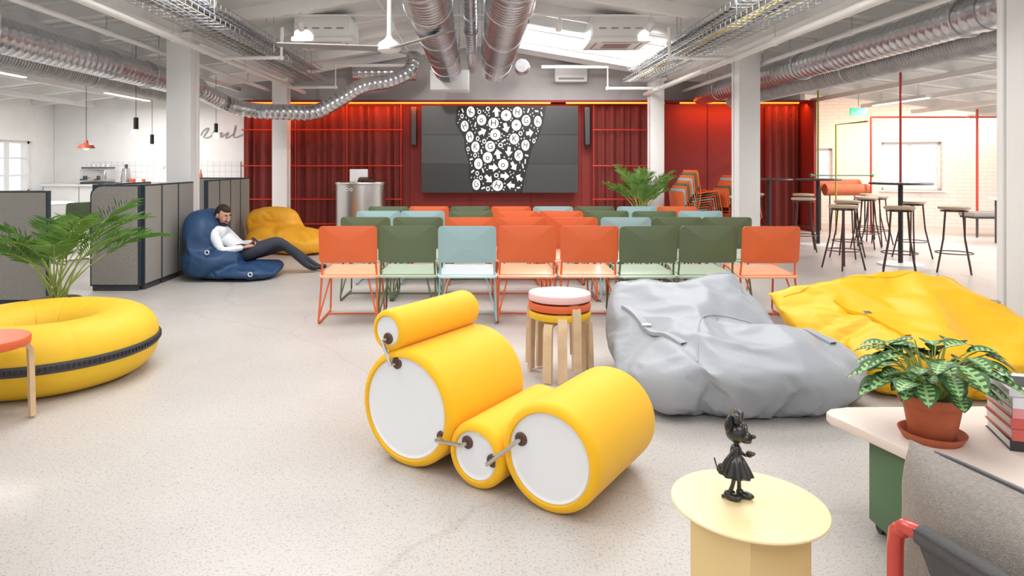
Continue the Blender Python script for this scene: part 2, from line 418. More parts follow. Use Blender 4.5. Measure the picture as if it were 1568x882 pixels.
while y<13.6:
    for (x0,x1) in [(XL,-3.8),(-3.8,0),(0,3.8),(3.8,XR)]:
        z0,z1=roofz(x0)-.075,roofz(x1)-.075
        L=math.hypot(x1-x0,z1-z0); b.box(((x0+x1)/2,y,(z0+z1)/2),(L,0.09,0.15),'white',rot=(0,-math.atan2(z1-z0,x1-x0),0))
    y+=1.15
for x in [-7.6,-6.6,-5.6,-4.7,4.7,5.7,6.7,7.7,8.7,9.7]:
    b.box((x,(Y0+13.6)/2,roofz(x)-.19),(0.06,13.6-Y0,0.08),'white')
for sx in (-1,1):
    b.box((sx*3.70,(Y0+13.6)/2,2.98),(0.2,13.6-Y0,0.22),'white')
b.obj('trim_1')
b=B()
prof=[(XL,0),(6.5,0),(6.5,roofz(6.5)),(3.8,roofz(3.8)),(0,3.7),(-3.8,roofz(3.8)),(XL,roofz(XL))]
b.prism([(x,z) for x,z in prof],-YB-0.12,-YB,'gablewall',T=Rx)
b.obj('wall_back')
b=B(); b.box((-6.45,YB-0.01,1.3),(3.98,0.02,2.6),'white'); b.obj('wall_kitchen')
b=B(); b.box((6.56,(YB+15.4)/2,1.35),(0.1,1.7,2.7),'white'); b.obj('wall_return')
def wall_with_holes(name,L,H,th,holes,m,loc,rotz):
    b=B(); xs=sorted(set([0,L]+[h[0] for h in holes]+[h[1] for h in holes]))
    for i in range(len(xs)-1):
        x0,x1=xs[i],xs[i+1]; hs=[h for h in holes if h[0]<=x0+1e-6 and h[1]>=x1-1e-6]
        if not hs: b.box(((x0+x1)/2,0,H/2),(x1-x0,th,H),m)
        else:
            h=hs[0]; b.box(((x0+x1)/2,0,h[2]/2),(x1-x0,th,h[2]),m); b.box(((x0+x1)/2,0,(h[3]+H)/2),(x1-x0,th,H-h[3]),m)
    return b.obj(name,loc,(0,0,rotz))
def window(name,w,z0,z1,loc,rotz,nx=2,nz=2):
    b=B(); t=0.05
    for x in (0,w): b.box((x+(t/2 if x==0 else -t/2),0,(z0+z1)/2),(t,0.08,z1-z0),'pipe')
    for z in (z0+t/2,z1-t/2): b.box((w/2,0,z),(w,0.08,t),'pipe')
    for i in range(1,nx): b.box((w*i/nx,0,(z0+z1)/2),(0.06 if nx==2 else .035,0.06,z1-z0),'pipe')
    for i in range(1,nz): b.box((w/2,0,z0+(z1-z0)*i/nz),(w,0.04,0.03),'pipe')
    b.box((w/2,-0.12,z0-0.015),(w+.1,0.2,0.03),'pipe')
    return b.obj(name,loc,(0,0,rotz))
R90=math.radians(90)
wall_with_holes('wall_left',YB-Y0,2.62,0.25,[(y0-Y0,y1-Y0,.75,1.72) for y0,y1 in [(0,1.4),(3,4.4),(6,7.4),(9,10.4),(11.9,13.05)]],'white',(XL-.12,Y0,0),R90)
k=1
for y0,w in [(0,1.4),(3,1.4),(6,1.4),(9,1.4),(11.9,1.15)]:
    window('window_%d'%k,w,.75,1.72,(XL-.12,y0,0),R90,nx=2,nz=3); k+=1
wall_with_holes('wall_right',13.4-Y0+0.05,2.35,0.2,[(y0-Y0,y1-Y0,.75,1.75) for y0,y1 in [(0,1.2),(3,4.2),(6,7.2),(9,10.2)]],'brick',(XR+.1,Y0,0),R90)
for y0 in (0,3,6,9):
    window('window_%d'%k,1.2,.75,1.75,(XR+.1,y0,0),R90,nx=2,nz=3); k+=1
ang=math.atan2(-1.8,4.9); Lw=5.25
wall_with_holes('wall_brick',Lw,2.75,0.35,[(.85,1.5,.92,1.62),(2.42,3.5,.74,1.74)],'brick',(6.3,15.3,0),ang)
window('window_%d'%k,.65,.92,1.62,(6.3+.85*math.cos(ang),15.3+.85*math.sin(ang),0),ang,2,2); k+=1
window('window_%d'%k,1.08,.74,1.74,(6.3+2.42*math.cos(ang),15.3+2.42*math.sin(ang),0),ang,2,2); k+=1
for (x,y,w) in [(-3.66,8.55,.30),(-3.68,12.95,.28),(3.86,9.75,.30),(3.42,12.95,.26),(3.86,4.72,.30)]:
    b=B(); b.box((0,0,1.45),(w*.90,w*.5,2.9),'colwhite',bevel=.006)
    b.box((0,-w*.38,1.45),(w,w*.20,2.9),'colwhite',bevel=.008); b.box((0,w*.38,1.45),(w,w*.20,2.9),'colwhite',bevel=.008)
    b.box((0,0,2.88),(w+.08,w+.08,.06),'colwhite',bevel=.01)
    b.obj('column',(x,y,0))
def skylight(x0,x1,y0,y1,light=None):
    b=B()
    z0,z1=roofz(x0)-.16,roofz(x1)-.16; L=math.hypot(x1-x0,z1-z0); a=-math.atan2(z1-z0,x1-x0); c=((x0+x1)/2,(y0+y1)/2,(z0+z1)/2)
    b.box((0,0,0.02),(L,y1-y0,.02),'daylight')
    for s in (-1,1):
        b.box((s*L/2,0,0.02),(.08,y1-y0+.08,.14),'white'); b.box((0,s*(y1-y0)/2,0.02),(L,.08,.14),'white')
    b.obj('skylight',c,(0,a,0))
    if light:
        ld=bpy.data.lights.new('skylight_daylight','AREA'); ld.shape='RECTANGLE'; ld.size=L*.95; ld.size_y=(y1-y0)*.95; ld.energy=light; ld.color=(1,.985,.965)
        o=bpy.data.objects.new('skylight_daylight',ld); COL.objects.link(o); o.location=(c[0],c[1],c[2]-.02); o.rotation_euler=(0,a,0)
skylight(.75,2.85,10.05,12.2,95)
for y0,e in ((-1.8,16),(1.6,20),(4.9,60)):  # unseen near skylights, added with area lights to light the room
    y1=y0+2.3
    skylight(.6,2.9,y0,y1,e*.85); skylight(-2.9,-.6,y0,y1,e)
# ------------------------------------------------------------ red stage wall
def curtain(x0,x1,z0,z1,y,name,amp=.05,per=.17):
    b=B(); nu=int((x1-x0)/per*10)
    def fn(u,v):
        x=x0+(x1-x0)*u; ph=x/per*2*math.pi
        return V((x+.02*math.sin(ph*.37),y+amp*math.sin(ph+.6*math.sin(ph*.23))*(.8+.2*math.cos(ph*.31)),z0+(z1-z0)*v))
    b.surf(fn,nu,3,'curtain')
    return b.obj(name,ang=80)
b=B(); b.box((1.0,13.6,1.23),(11.1,.16,2.46),'redwall')
b.box((.95,13.42,2.50),(11.2,.5,.04),'redwall')
b.box((6.42,13.3,1.25),(.05,.8,2.5),'redwall')
for x in (-1.3,-.1,1.1,2.1,4.6,5.2): b.box((x,13.515,1.23),(.012,.02,2.46),'curtain')
b.obj('red_stage_wall')
curtain(-4.55,-1.42,0.02,2.42,13.38,'stage_curtain'); curtain(2.28,3.4,0.02,2.42,13.38,'stage_curtain'); curtain(5.68,6.35,.02,2.42,13.38,'stage_curtain')
b=B()
for z in (1.95,1.25,.6,.12):
    for (x0,x1) in [(-4.55,-1.42),(2.28,3.4)]:
        b.tube([(x0,13.28,z),(x1,13.28,z)],.012,'redrail',8)
for x in (-4.5,-3.5,-2.5,-1.45,2.3,3.35):
    b.tube([(x,13.28,.02),(x,13.28,2.45)],.008,'redrail',8)
b.obj('curtain_rail')
b=B(); b.box((-1.55,13.19,2.465),(6.0,.03,.03),'led'); b.box((2.7,13.19,2.465),(1.9,.03,.03),'led'); b.box((5.1,13.19,2.465),(2.3,.03,.03),'led'); b.obj('led_strip')
def area(name,loc,rot,sx,sy,e,col=(1,1,1)):
    ld=bpy.data.lights.new(name,'AREA'); ld.shape='RECTANGLE'; ld.size=sx; ld.size_y=sy; ld.energy=e; ld.color=col
    o=bpy.data.objects.new(name,ld); COL.objects.link(o); o.location=loc; o.rotation_euler=rot; return o
area('led_glow',(-1.2,13.18,2.44),(math.radians(20),0,0),6.5,.03,36,(1,.20,.03))
area('led_glow',(5.2,13.18,2.44),(math.radians(20),0,0),2.4,.03,16,(1,.18,.025))
b=B(); b.box((0,0,.10),(5.0,.03,.02),'acwhite')  # spot track added to carry the extra lights for the red wall
for x in (-2.3,2.3): b.tube([(x,0,.11),(x,0,roofz(x)-3.14)],.006,'steel',6)
for x in (-2.3,-1.1,1.1,2.3):
    b.tube([(x,0,.09),(x,0,-.02)],.012,'acwhite',8); b.tube([(x,-.07,.01),(x,.09,-.07)],.042,'acwhite',16)
b.obj('added_track_spotlights',(0,8.95,3.14))
for x in (-2.3,-1.1,1.1,2.3):  # added spots that brighten the back of the room
    ld=bpy.data.lights.new('added_stage_spot','SPOT'); ld.energy=95; ld.spot_size=math.radians(75); ld.spot_blend=.9; ld.shadow_soft_size=.06; ld.color=(1,.95,.9)
    o=bpy.data.objects.new('added_stage_spot',ld); COL.objects.link(o); o.location=(x,9.07,3.04)
    d=V((x*1.5,13.5,1.1))-o.location; o.rotation_euler=d.to_track_quat('-Z','Y').to_euler()
# ------------------------------------------------------------ video wall
b=B(); TW,TH=3.02,1.68; tx,tz=.47,1.57; ty=13.18
b.box((tx,ty+.08,tz),(TW,.14,TH),'screenline')
for i in range(3):
    for j in range(3):
        mm=mat('screen_panel_%d%d'%(i,j),(0.030+.008*((i*7+j*3)%4),)*3,.35)
        b.box((tx-TW/3+i*TW/3,ty-.003,tz-TH/3+j*TH/3),(TW/3-.006,.01,TH/3-.006),mm)
OUT=[(0,-.50,.42),(.18,-.58,.46),(.36,-.58,.54),(.50,-.66,.60),(.62,-.66,.72),(.80,-.84,.82),(1.0,-.80,.88)]
def lim(z):
    v=(z-(tz-TH/2))/TH; v=max(0,min(1,v))
    for k in range(len(OUT)-1):
        a,c=OUT[k],OUT[k+1]
        if a[0]<=v<=c[0]:
            t=(v-a[0])/(c[0]-a[0]); return tx+a[1]+(c[1]-a[1])*t,tx+a[2]+(c[2]-a[2])*t
zz=[tz-TH/2+.004+(TH-.008)*k/24 for k in range(25)]
t=bmesh.new(); t.faces.new([t.verts.new((lim(z)[0]-.02,ty-.0095,z)) for z in zz]+[t.verts.new((lim(z)[1]+.02,ty-.0095,z)) for z in reversed(zz)]); b.merge(t,'markd')
LT='HGK+oH'
lets={c:text_mesh(c,.17) for c in LT}
pts=[]; tries=0
while tries<13000 and len(pts)<190:
    tries+=1
    z=tz+random.uniform(-TH/2+.05,TH/2-.05); l,r_=lim(z); x=random.uniform(l,r_); r=.105 if tries<5000 else (.045 if tries<6500 else .02)
    zc=min(r*.8,.08)
    if l+zc<x<r_-zc and tz-TH/2+r<z<tz+TH/2-r and all(((x-p[0])/.9)**2+(z-p[1])**2>(r+p[2]+.010)**2 for p in pts): pts.append((x,z,r))
for (x,z,r) in pts:
    a=random.uniform(0,6.28); l,r_=lim(z); q=abs((x-(l+r_)/2)/((r_-l)/2)); S=Matrix.Diagonal((1-.35*q,1,1,1))
    T=Matrix.Translation((x,ty-.012,z))@Rx@S
    if r>.08:
        if random.random()<.75:
            b.lathe([(r,0),(0,0)],'mark',T,28)
            me=lets[random.choice(LT)].copy(); me.transform(Matrix.Translation((x,ty-.015,z))@Rx@S@Matrix.Rotation(random.uniform(-.7,.7),4,'Z')); b.mesh(me,'markd')
        else:
            pr=[(-.09,-.035),(.0,-.035),(0,-.085),(.1,0),(0,.085),(0,.035),(-.09,.035)]
            t=bmesh.new(); t.faces.new([t.verts.new((p[0],p[1],0)) for p in pr]); b.merge(t,'mark',T@Matrix.Rotation(a,4,'Z'))
    elif r>.04:
        if random.random()<.5: b.lathe([(r,0),(r*.55,0)],'mark',T,16)
        else:
            t=bmesh.new(); t.faces.new([t.verts.new(p) for p in [(-r,-r*.35,0),(r,-r*.35,0),(r,r*.35,0),(-r,r*.35,0)]]); b.merge(t,'mark',T@Matrix.Rotation(a,4,'Z'))
    else:
        t=bmesh.new(); t.faces.new([t.verts.new(p) for p in [(-r,-r*.5,0),(r,-r*.3,0),(r*.7,r*.6,0),(-r*.5,r*.5,0)]]); b.merge(t,'mark',T@Matrix.Rotation(a,4,'Z'))
b.obj('video_wall_screen')
for x in (-1.2,2.18):
    b=B(); b.box((0,0,0),(.11,.1,.76),'black',bevel=.01); b.box((0,-.052,0),(.08,.01,.70),'dark'); b.box((0,.08,0),(.05,.14,.2),'dark'); b.obj('column_speaker',(x,13.33,2.02))
b=B()
pl=[(.47*math.cos(a),.30*math.sin(a)) for a in [math.radians(q) for q in range(180,361,12)]]+[(.47,.25),(-.47,.25)]
b.prism(pl,0.03,.90,'steel'); b.prism([(x*1.04,y*1.06) for x,y in pl],.90,.95,'steel',bevel=.008); b.prism([(x*.95,y*.95) for x,y in pl],0,.03,'dark')
b.box((-.05,.12,1.07),(.34,.03,.24),'capwhite',bevel=.01); b.box((-.05,.1,.97),(.1,.1,.04),'capwhite'); b.box((.13,-.1,1.0),(.3,.2,.03),'black',rot=(.3,0,0),bevel=.005); b.box((.13,-.08,.975),(.2,.1,.05),'dark')
for i,x in enumerate((-.2,-.12,-.04)): b.lathe([(.03,0),(.02,0)],'capwhite',Matrix.Translation((x,-.292+.01*abs(i-1),.82))@Rx,16)
b.obj('lectern',(-2.15,12.75,0))
# ------------------------------------------------------------ ducts and pipes
def duct(name,pts,r,m='galv',rib=.11,ribh=.004,sm=0,seg=28,hang=None):
    P=[V(p) for p in pts]
    if sm: P=smooth_path(P,sm)
    Q=[];R=[]
    Ls=[0]
    for i in range(1,len(P)): Ls.append(Ls[-1]+(P[i]-P[i-1]).length)
    def at(t):
        for i in range(1,len(P)):
            if t<=Ls[i]+1e-9: return P[i-1].lerp(P[i],(t-Ls[i-1])/(Ls[i]-Ls[i-1]))
        return P[-1]
    t=0
    while t<Ls[-1]:
        Q+= [at(t),at(min(t+rib*.80,Ls[-1])),at(min(t+rib*.90,Ls[-1]))]; R+=[r,r,r+ribh]
        t+=rib
    Q2=[Q[0]];R2=[R[0]]
    for q,rr in zip(Q[1:],R[1:]):
        if (q-Q2[-1]).length>1e-4: Q2.append(q);R2.append(rr)
    b=B(); b.tube(Q2,R2,m,seg)
    t=1.5
    while t<Ls[-1]-.5 and ribh<.005:
        p=at(t); q=at(t+.09); b.tube([p,q],r+.009,m,seg); t+=2.4
    if hang:
        for q in hang:
            p=at(q); b.tube([(p.x-r-.01,p.y,p.z),(p.x-r-.01,p.y,roofz(p.x)-.01)],.006,'steel',6); b.tube([(p.x+r+.01,p.y,p.z),(p.x+r+.01,p.y,roofz(p.x)-.01)],.006,'steel',6)
            ring=[(p.x+(r+.014)*math.cos(a),p.y,p.z+(r+.014)*math.sin(a)) for a in [k*math.pi/10 for k in range(20)]]
            b.tube(ring,.008,'steel',6,closed=True)
    return b.obj(name,ang=50)
duct('ventilation_duct',[(-.46,-3,2.86),(-.46,11.3,2.86)],.225,hang=[4,7,9.6,12.5])
duct('ventilation_duct',[(.33,-3,2.86),(.33,11.2,2.86)],.23,hang=[4,7,9.6,12.5])
duct('ventilation_duct',[(-.06,-3,3.06),(-.06,12.8,3.06)],.075,rib=.2,hang=[6,12])
b=B(); b.box((0,0,0),(.66,.5,.34),'roofwhite',bevel=.01); b.box((0,0,.3),(.3,.3,.4),'galv'); b.obj('supply_air_plenum',(-.44,11.85,2.72))
duct('ventilation_duct',[(-1.1,12.2,3.25),(-1.15,12.1,2.95),(-1.5,12.0,2.75),(-1.95,11.9,2.65),(-2.35,11.8,2.4),(-2.75,11.7,2.18),(-3.2,11.6,2.17),(-3.8,11.55,2.2),(-4.15,11.3,2.3),(-4.3,10.6,2.44)],.13,rib=.09,ribh=.008,sm=6)
duct('ventilation_duct',[(-4.35,-3,2.47),(-4.35,10.7,2.47)],.165,hang=[3,6,9,12])
duct('ventilation_duct',[(-5.1,-3,2.46),(-5.1,11.7,2.46)],.14,'galvd',rib=.05,ribh=.008,hang=[3,6,9,12])
duct('ventilation_duct',[(4.32,-3,2.58),(4.32,13.1,2.58)],.16,hang=[3,6,9,12,15])
duct('ventilation_duct',[(4.95,-3,2.52),(4.95,13.1,2.52)],.15,'galvd',rib=.05,ribh=.008,hang=[3,6,9,12,15])
duct('ventilation_duct',[(.78,11.5,2.95),(.85,12.0,2.98),(.85,12.7,3.05)],.11,'galvd',rib=.08,sm=3)
duct('ventilation_duct',[(-2.3,12.9,3.02),(-1.1,12.9,3.02)],.16,rib=.12)
def pipes(name,lst,m='pipe'):
    b=B()
    for pts,r in lst:
        b.tube(pts,r,m,10,sm=0)
        for i in range(1,len(pts)-1): b.sph(pts[i],r*1.25,m,seg=10)
        if len(pts)==2 and abs(pts[1][1]-pts[0][1])>3:
            y=pts[0][1]+1.2
            while y<pts[1][1]:
                b.cyl((pts[0][0],y-.03,pts[0][2]),(pts[0][0],y+.03,pts[0][2]),r*1.25,m,10)
                b.tube([(pts[0][0],y,pts[0][2]),(pts[0][0],y,roofz(pts[0][0])-.01)],.005,'steel',5); y+=2.3
    return b.obj(name)
for pp,rr in [([(-3.28,-3,2.66),(-3.28,13.1,2.66)],.035),([(-3.14,-3,2.86),(-3.14,12.4,2.86)],.024),([(-4.0,-3,2.72),(-4.0,13.4,2.72)],.03),
  ([(3.25,-3,2.62),(3.25,13.1,2.62)],.04),([(3.14,-3,2.84),(3.14,12.4,2.84)],.024),([(4.08,-3,2.72),(4.08,13.4,2.72)],.03),
  ([(5.6,-3,2.6),(5.6,13.4,2.6)],.025),([(-5.9,-3,2.5),(-5.9,13.4,2.5)],.022),([(-1.2,-3,3.3),(-1.2,13,3.3)],.016)]:
    pipes('sprinkler_pipe',[(pp,rr)])
pipes('sprinkler_pipe',[([(-3.28,12.2,2.66),(-2.5,12.2,2.66),(-2.5,12.2,3.05),(-1.2,12.2,3.05)],.03)])
pipes('sprinkler_pipe',[([(3.25,12.4,2.66),(2.4,12.4,2.66),(2.4,12.4,3.05),(1.2,12.4,3.05)],.03)])
pipes('sprinkler_pipe',[([(-3.28,8.8,2.66),(-2.5,8.8,2.66),(-2.5,8.8,3.05)],.028)]); pipes('sprinkler_pipe',[([(3.25,8.8,2.66),(2.5,8.8,2.66),(2.5,8.8,3.05)],.028)])
def tray(name,x0,x1,z,y0,y1):
    b=B()
    for x in (x0,x1):
        for dz in (0,.06): b.tube([(x,y0,z+dz),(x,y1,z+dz)],.006,'galvd',5)
    for k in range(1,4):
        x=x0+(x1-x0)*k/4; b.tube([(x,y0,z),(x,y1,z)],.004,'galvd',5)
    y=y0
    while y<=y1:
        b.tube([(x0,y,z+.06),(x0,y,z),(x1,y,z),(x1,y,z+.06)],.005,'galvd',5); y+=.14
    for k in range(7):
        x=x0+.05+(x1-x0-.1)*random.random(); P=[]
        yy=y0
        while yy<=y1: P.append((x+random.uniform(-.03,.03),yy,z+.015+random.uniform(0,.02))); yy+=.7
        b.tube(P,.008,random.choice(['cable1','cable2','dark','dark','galvd','acgrey']),6,sm=2)
    y=y0+.8
    while y<y1:
        for x in (x0,x1): b.tube([(x,y,z),(x,y,roofz(x)-.01)],.006,'steel',5)
        y+=2
    return b.obj(name)
tray('cable_tray',-3.05,-2.6,2.72,-2,12.0); tray('cable_tray',2.6,3.05,2.72,-2,12.0)
tray('cable_tray',-3.05,-2.7,2.92,-2,12.0); tray('cable_tray',2.65,3.05,2.92,-2,12.0)
def ac(x,y,z,w,d,h):
    b=B(); b.box((0,0,h/2+.06),(w*.92,d*.92,h),'acwhite',bevel=.01); b.box((0,0,.03),(w,d,.06),'acwhite',bevel=.012)
    b.box((0,0,-.003),(w*.45,d*.45,.008),'galvd')
    for s in (-1,1): b.box((s*w*.38,0,-.002),(.02,d*.6,.008),'acgrey'); b.box((0,s*d*.38,-.002),(w*.6,.02,.008),'acgrey')
    for k in range(4): b.box((w*.1*(k-1.5)*2,-d*.46-.001,h*.6),(w*.12,.004,.02),'acgrey')
    for sx in (-1,1):
        for sy in (-1,1): b.tube([(sx*w*.4,sy*d*.4,h),(sx*w*.4,sy*d*.4,max(h+.05,roofz(x+sx*w*.4)-z-.005))],.006,'steel',5)
    b.obj('ceiling_air_conditioner',(x,y,z))
ac(-2.08,9.6,2.95,.82,.78,.30); ac(1.97,9.6,2.95,.82,.78,.30)
for x in (-2.08,1.88):
    b=B(); b.box((0,0,.17),(.64,.3,.34),'acwhite',bevel=.02); b.box((0,-.152,.06),(.5,.01,.04),'acgrey'); b.box((0,-.13,.02),(.6,.06,.04),'acwhite'); b.obj('wall_air_conditioner',(x,13.54,2.9))
b=B(); b.tube([(0,0,0),(0,0,.86)],.026,'acwhite',12)
b.lathe([(0,-.08),(.08,-.08),(.13,-.05),(.14,.0),(.11,.04),(.05,.08),(.03,.12)],'acwhite')
b.lathe([(.03,.84),(.08,.88),(.08,.9),(0,.9)],'acwhite')
for k in range(3):
    a=math.radians(188+120*k); T=Matrix.Rotation(a,4,'Z')@Matrix.Translation((.68,0,-.03))@Matrix.Rotation(math.radians(12),4,'X')
    t=bmesh.new(); bmesh.ops.create_cube(t,size=1)
    for v in t.verts: v.co=V((v.co.x*1.1,v.co.y*(.16 if v.co.x<0 else .11),v.co.z*.012+ (0.02 if v.co.x>0 else 0)))
    b.merge(t,'acgrey',T)
b.obj('ceiling_fan',(-.98,7.75,2.63))
for (x,ys) in [(-6.1,(1.5,5,8.5,12)),(7.2,(1.5,5,8.5,11.6)),(9.4,(3.5,7,10.5))]:
    for y in ys:
        z=roofz(x)-.34
        b=B(); b.box((0,0,.03),(.09,1.5,.05),'acwhite'); b.box((0,0,0),(.07,1.46,.012),'tube_led')
        for s in (-.5,.5): b.tube([(0,s,.05),(0,s,.33)],.004,'steel',5)
        b.obj('linear_ceiling_light',(x,y,z)); area('linear_light',(x,y,z-.02),(0,0,0),.08,1.4,28 if y<6 else 58,(1,.98,.95))
# ------------------------------------------------------------ man
def skin_mesh(verts,edges,radii,root=0,lv=2):
    bm=bmesh.new(); lay=bm.verts.layers.skin.verify(); vs=[]
    for i,(p,r) in enumerate(zip(verts,radii)):
        v=bm.verts.new(p); vs.append(v); v[lay].radius=r if isinstance(r,tuple) else (r,r); v[lay].use_root=(i==root)
    for a,c in edges: bm.edges.new((vs[a],vs[c]))
    me=bpy.data.meshes.new('sk'); bm.to_mesh(me); bm.free()
    return evalmesh(me,[('SKIN',{}),('SUBSURF',dict(levels=lv))])
J={}
def addj(n,p,r): J[n]=(V(p),r)
addj('pelvis',(-2.72,7.90,.27),(.14,.12)); addj('waist',(-2.82,7.90,.35),(.125,.11)); addj('chest',(-2.92,7.87,.455),(.15,.12)); addj('upch',(-2.965,7.86,.52),(.12,.10))
addj('neck',(-2.96,7.86,.575),.058); addj('neck2',(-2.935,7.85,.625),.052)
addj('shR',(-2.96,7.68,.515),.068); addj('elR',(-2.82,7.58,.32),.050); addj('wrR',(-2.62,7.72,.35),.034)
addj('shL',(-2.96,8.03,.515),.068); addj('elL',(-2.80,8.15,.33),.050); addj('wrL',(-2.61,7.98,.37),.034)
addj('hipR',(-2.64,7.80,.26),.098); addj('thR',(-2.46,7.82,.33),.086); addj('knR',(-2.27,7.86,.41),.063); addj('caR',(-2.14,7.97,.28),.058); addj('anR',(-2.0,8.09,.095),.040); addj('ftR',(-1.93,8.14,.045),.036); addj('toR',(-1.85,8.17,.065),.026)
addj('hipL',(-2.64,8.00,.25),.098); addj('thL',(-2.46,8.03,.29),.086); addj('knL',(-2.26,8.08,.33),.063); addj('caL',(-2.12,8.14,.22),.058); addj('anL',(-1.95,8.22,.085),.040); addj('ftL',(-1.88,8.25,.042),.036); addj('toL',(-1.80,8.27,.06),.026)
names=list(J); E=[('pelvis','waist'),('waist','chest'),('chest','upch'),('upch','neck'),('neck','neck2'),('upch','shR'),('shR','elR'),('elR','wrR'),('upch','shL'),('shL','elL'),('elL','wrL'),
 ('pelvis','hipR'),('hipR','thR'),('thR','knR'),('knR','caR'),('caR','anR'),('anR','ftR'),('ftR','toR'),('pelvis','hipL'),('hipL','thL'),('thL','knL'),('knL','caL'),('caL','anL'),('anL','ftL'),('ftL','toL')]
bm_=skin_mesh([J[n][0] for n in names],[(names.index(a),names.index(c)) for a,c in E],[J[n][1] for n in names])
def segd(p,a,c):
    ab=c-a; t=max(0,min(1,(p-a).dot(ab)/ab.length_squared)); return (p-(a+ab*t)).length
def bodymat(p):
    best=min(E,key=lambda e:segd(p,J[e[0]][0],J[e[1]][0])/ (0.5*((J[e[0]][1][0] if isinstance(J[e[0]][1],tuple) else J[e[0]][1])+(J[e[1]][1][0] if isinstance(J[e[1]][1],tuple) else J[e[1]][1]))))
    n=best[1]
    if n in('ftR','ftL','toR','toL'): return 'shoe'
    if n in('neck2',): return 'skin'
    if n[:2] in('hi','th','kn','ca','an'): return 'trousers'
    return 'shirt'
b=B(); b.mesh(bm_,bodymat)
b.tube([(-2.965+.062*math.cos(a),7.86+.062*math.sin(a),.586-.02*math.cos(a)) for a in [k*math.pi/8 for k in range(16)]],.014,'shirt',8,closed=True)
HT=Matrix.Translation((-2.905,7.845,.705))@Matrix.Rotation(math.radians(-28),4,'Z')@Matrix.Rotation(math.radians(22),4,'Y')
def hb(fn):
    t=B(); fn(t); t.bm.transform(HT); me=t.tomesh('h',recalc=False); mats=t.mats
    off=[b.bm.verts.new(v.co) for v in me.vertices]
    for p in me.polygons:
        f=b.bm.faces.new([off[k] for k in p.vertices]); f.smooth=True; f.material_index=b.mi(mats[p.material_index])
def headshape(v):
    if v.z<0:
        v.x=v.x*(1+.12*v.z)+(.18*-v.z if v.x>0 else -.0); v.y*=1+.32*v.z
    if v.x<0: v.x*=1.02
    return v
def hd(t):
    t.sph((0,0,0),(.092,.074,.118),'skin',seg=32,fn=headshape)
    def hf(v):
        v=headshape(v)
        if v.x>0.2 and v.z<.55: v=v*.90
        if v.z<-.35: v=v*.88
        return v
    t.sph((-.010,0,.012),(.095,.078,.117),'hair',seg=32,fn=hf)
    t.sph((.016,0,.078),(.066,.060,.042),'hair',seg=16)
    t.sph((.048,0,-.082),(.050,.046,.036),'hair',seg=18); t.sph((.086,0,-.042),(.014,.024,.006),'hair',seg=10)
    for s in (-1,1):
        t.sph((.012,s*.058,-.055),(.036,.014,.040),'hair',seg=12)
        t.sph((.0,s*.080,-.005),(.020,.009,.032),'skin',seg=12,rot=(0,.2,0))
        t.sph((.083,s*.030,.012),(.010,.014,.008),'capwhite',seg=10); t.sph((.090,s*.030,.011),(.006,.006,.006),'hair',seg=8)
        t.sph((.086,s*.031,.034),(.010,.020,.005),'hair',seg=10)
        t.sph((.075,s*.036,-.02),(.018,.02,.02),'skin',seg=10)
    t.sph((.100,0,-.010),(.014,.010,.028),'skin',seg=12,rot=(0,-.35,0)); t.sph((.108,0,-.026),(.012,.014,.010),'skin',seg=10)
    t.sph((.096,0,-.056),(.009,.020,.006),'coverpink',seg=10)
hb(hd)
def hand(w,fwd,up,side):
    w=V(w);fwd=V(fwd).normalized();side=V(side).normalized();up=V(up).normalized()
    b.tube([w-fwd*.02,w+fwd*.02,w+fwd*.05,w+fwd*.085],[.024,.027,.032,.026],'skin',12,sm=3,flat=(1.15,.62))
    for k,(o,l) in enumerate([(-.028,.068),(-.010,.078),(.009,.073),(.026,.058)]):
        p0=w+fwd*.078+side*o; p1=p0+fwd*l*.42-up*.004; p2=p1+fwd*l*.25+up*l*.25; p3=p2+up*l*.32-fwd*l*.05
        b.tube([p0,p1,p2,p3],[.0092,.0085,.0078,.006],'skin',8,sm=2)
    p0=w+fwd*.03-side*.026; p1=p0-side*.022+fwd*.02+up*.012; p2=p1+fwd*.026+up*.018+side*.008; p3=p2+fwd*.02+up*.006+side*.008
    b.tube([p0,p1,p2,p3],[.012,.011,.0095,.007],'skin',8,sm=2)
hand((-2.61,7.725,.352),(.8,.55,.12),(-.2,0,1),(.5,-.8,0)); hand((-2.60,7.975,.372),(.8,-.55,.1),(-.2,0,1),(.5,.8,0))
b.box((-2.505,7.84,.395),(.012,.075,.15),'black',rot=(0,math.radians(-50),0),bevel=.003)
b.obj('man_reading_phone',ang=70)
# ------------------------------------------------------------ tube chair
def roll(b,c,r,L,ax):
    z=V(ax); x=V((0,0,1)); y=z.cross(x)
    T=Matrix.Translation(V(c))@Matrix((( -y.x,x.x,z.x,0),(-y.y,x.y,z.y,0),(-y.z,x.z,z.z,0),(0,0,0,1)))
    e=min(.032,r*.25); prof=[]
    ri=r-e*1.1
    for k in range(9):
        a=math.pi/2*k/8; prof.append((r-e+e*math.sin(a),e-e*math.cos(a)))
    prof=[(ri,.012),(ri+.004,.002)]+prof
    prof2=[(q,L-zz) for q,zz in reversed(prof)]
    b.lathe(prof+[(r*1.0,L*.5)]+prof2,'yellow',T,64)
    for zz,sg in ((.012,-1),(L-.012,1)):
        b.lathe([(ri+.002,zz),(ri-.006,zz+sg*.006),(ri-.014,zz),(ri-.02,zz-sg*.001),(0,zz-sg*.001)],'capwhite',T,64)
    return T
b=B(); u=V((.824,-.566,0)); ax=V((.566,.824,0)); L0=V((-.305,2.92,0))
R=[.250,.133,.203]; S=[0,.364,.694]
cs=[L0+u*s+V((0,0,r)) for s,r in zip(S,R)]
for c,r in zip(cs,R): roll(b,c,r,.60,ax)
c4=cs[0]-u*.10+V((0,0,.318)); roll(b,c4,.09,.60,ax)
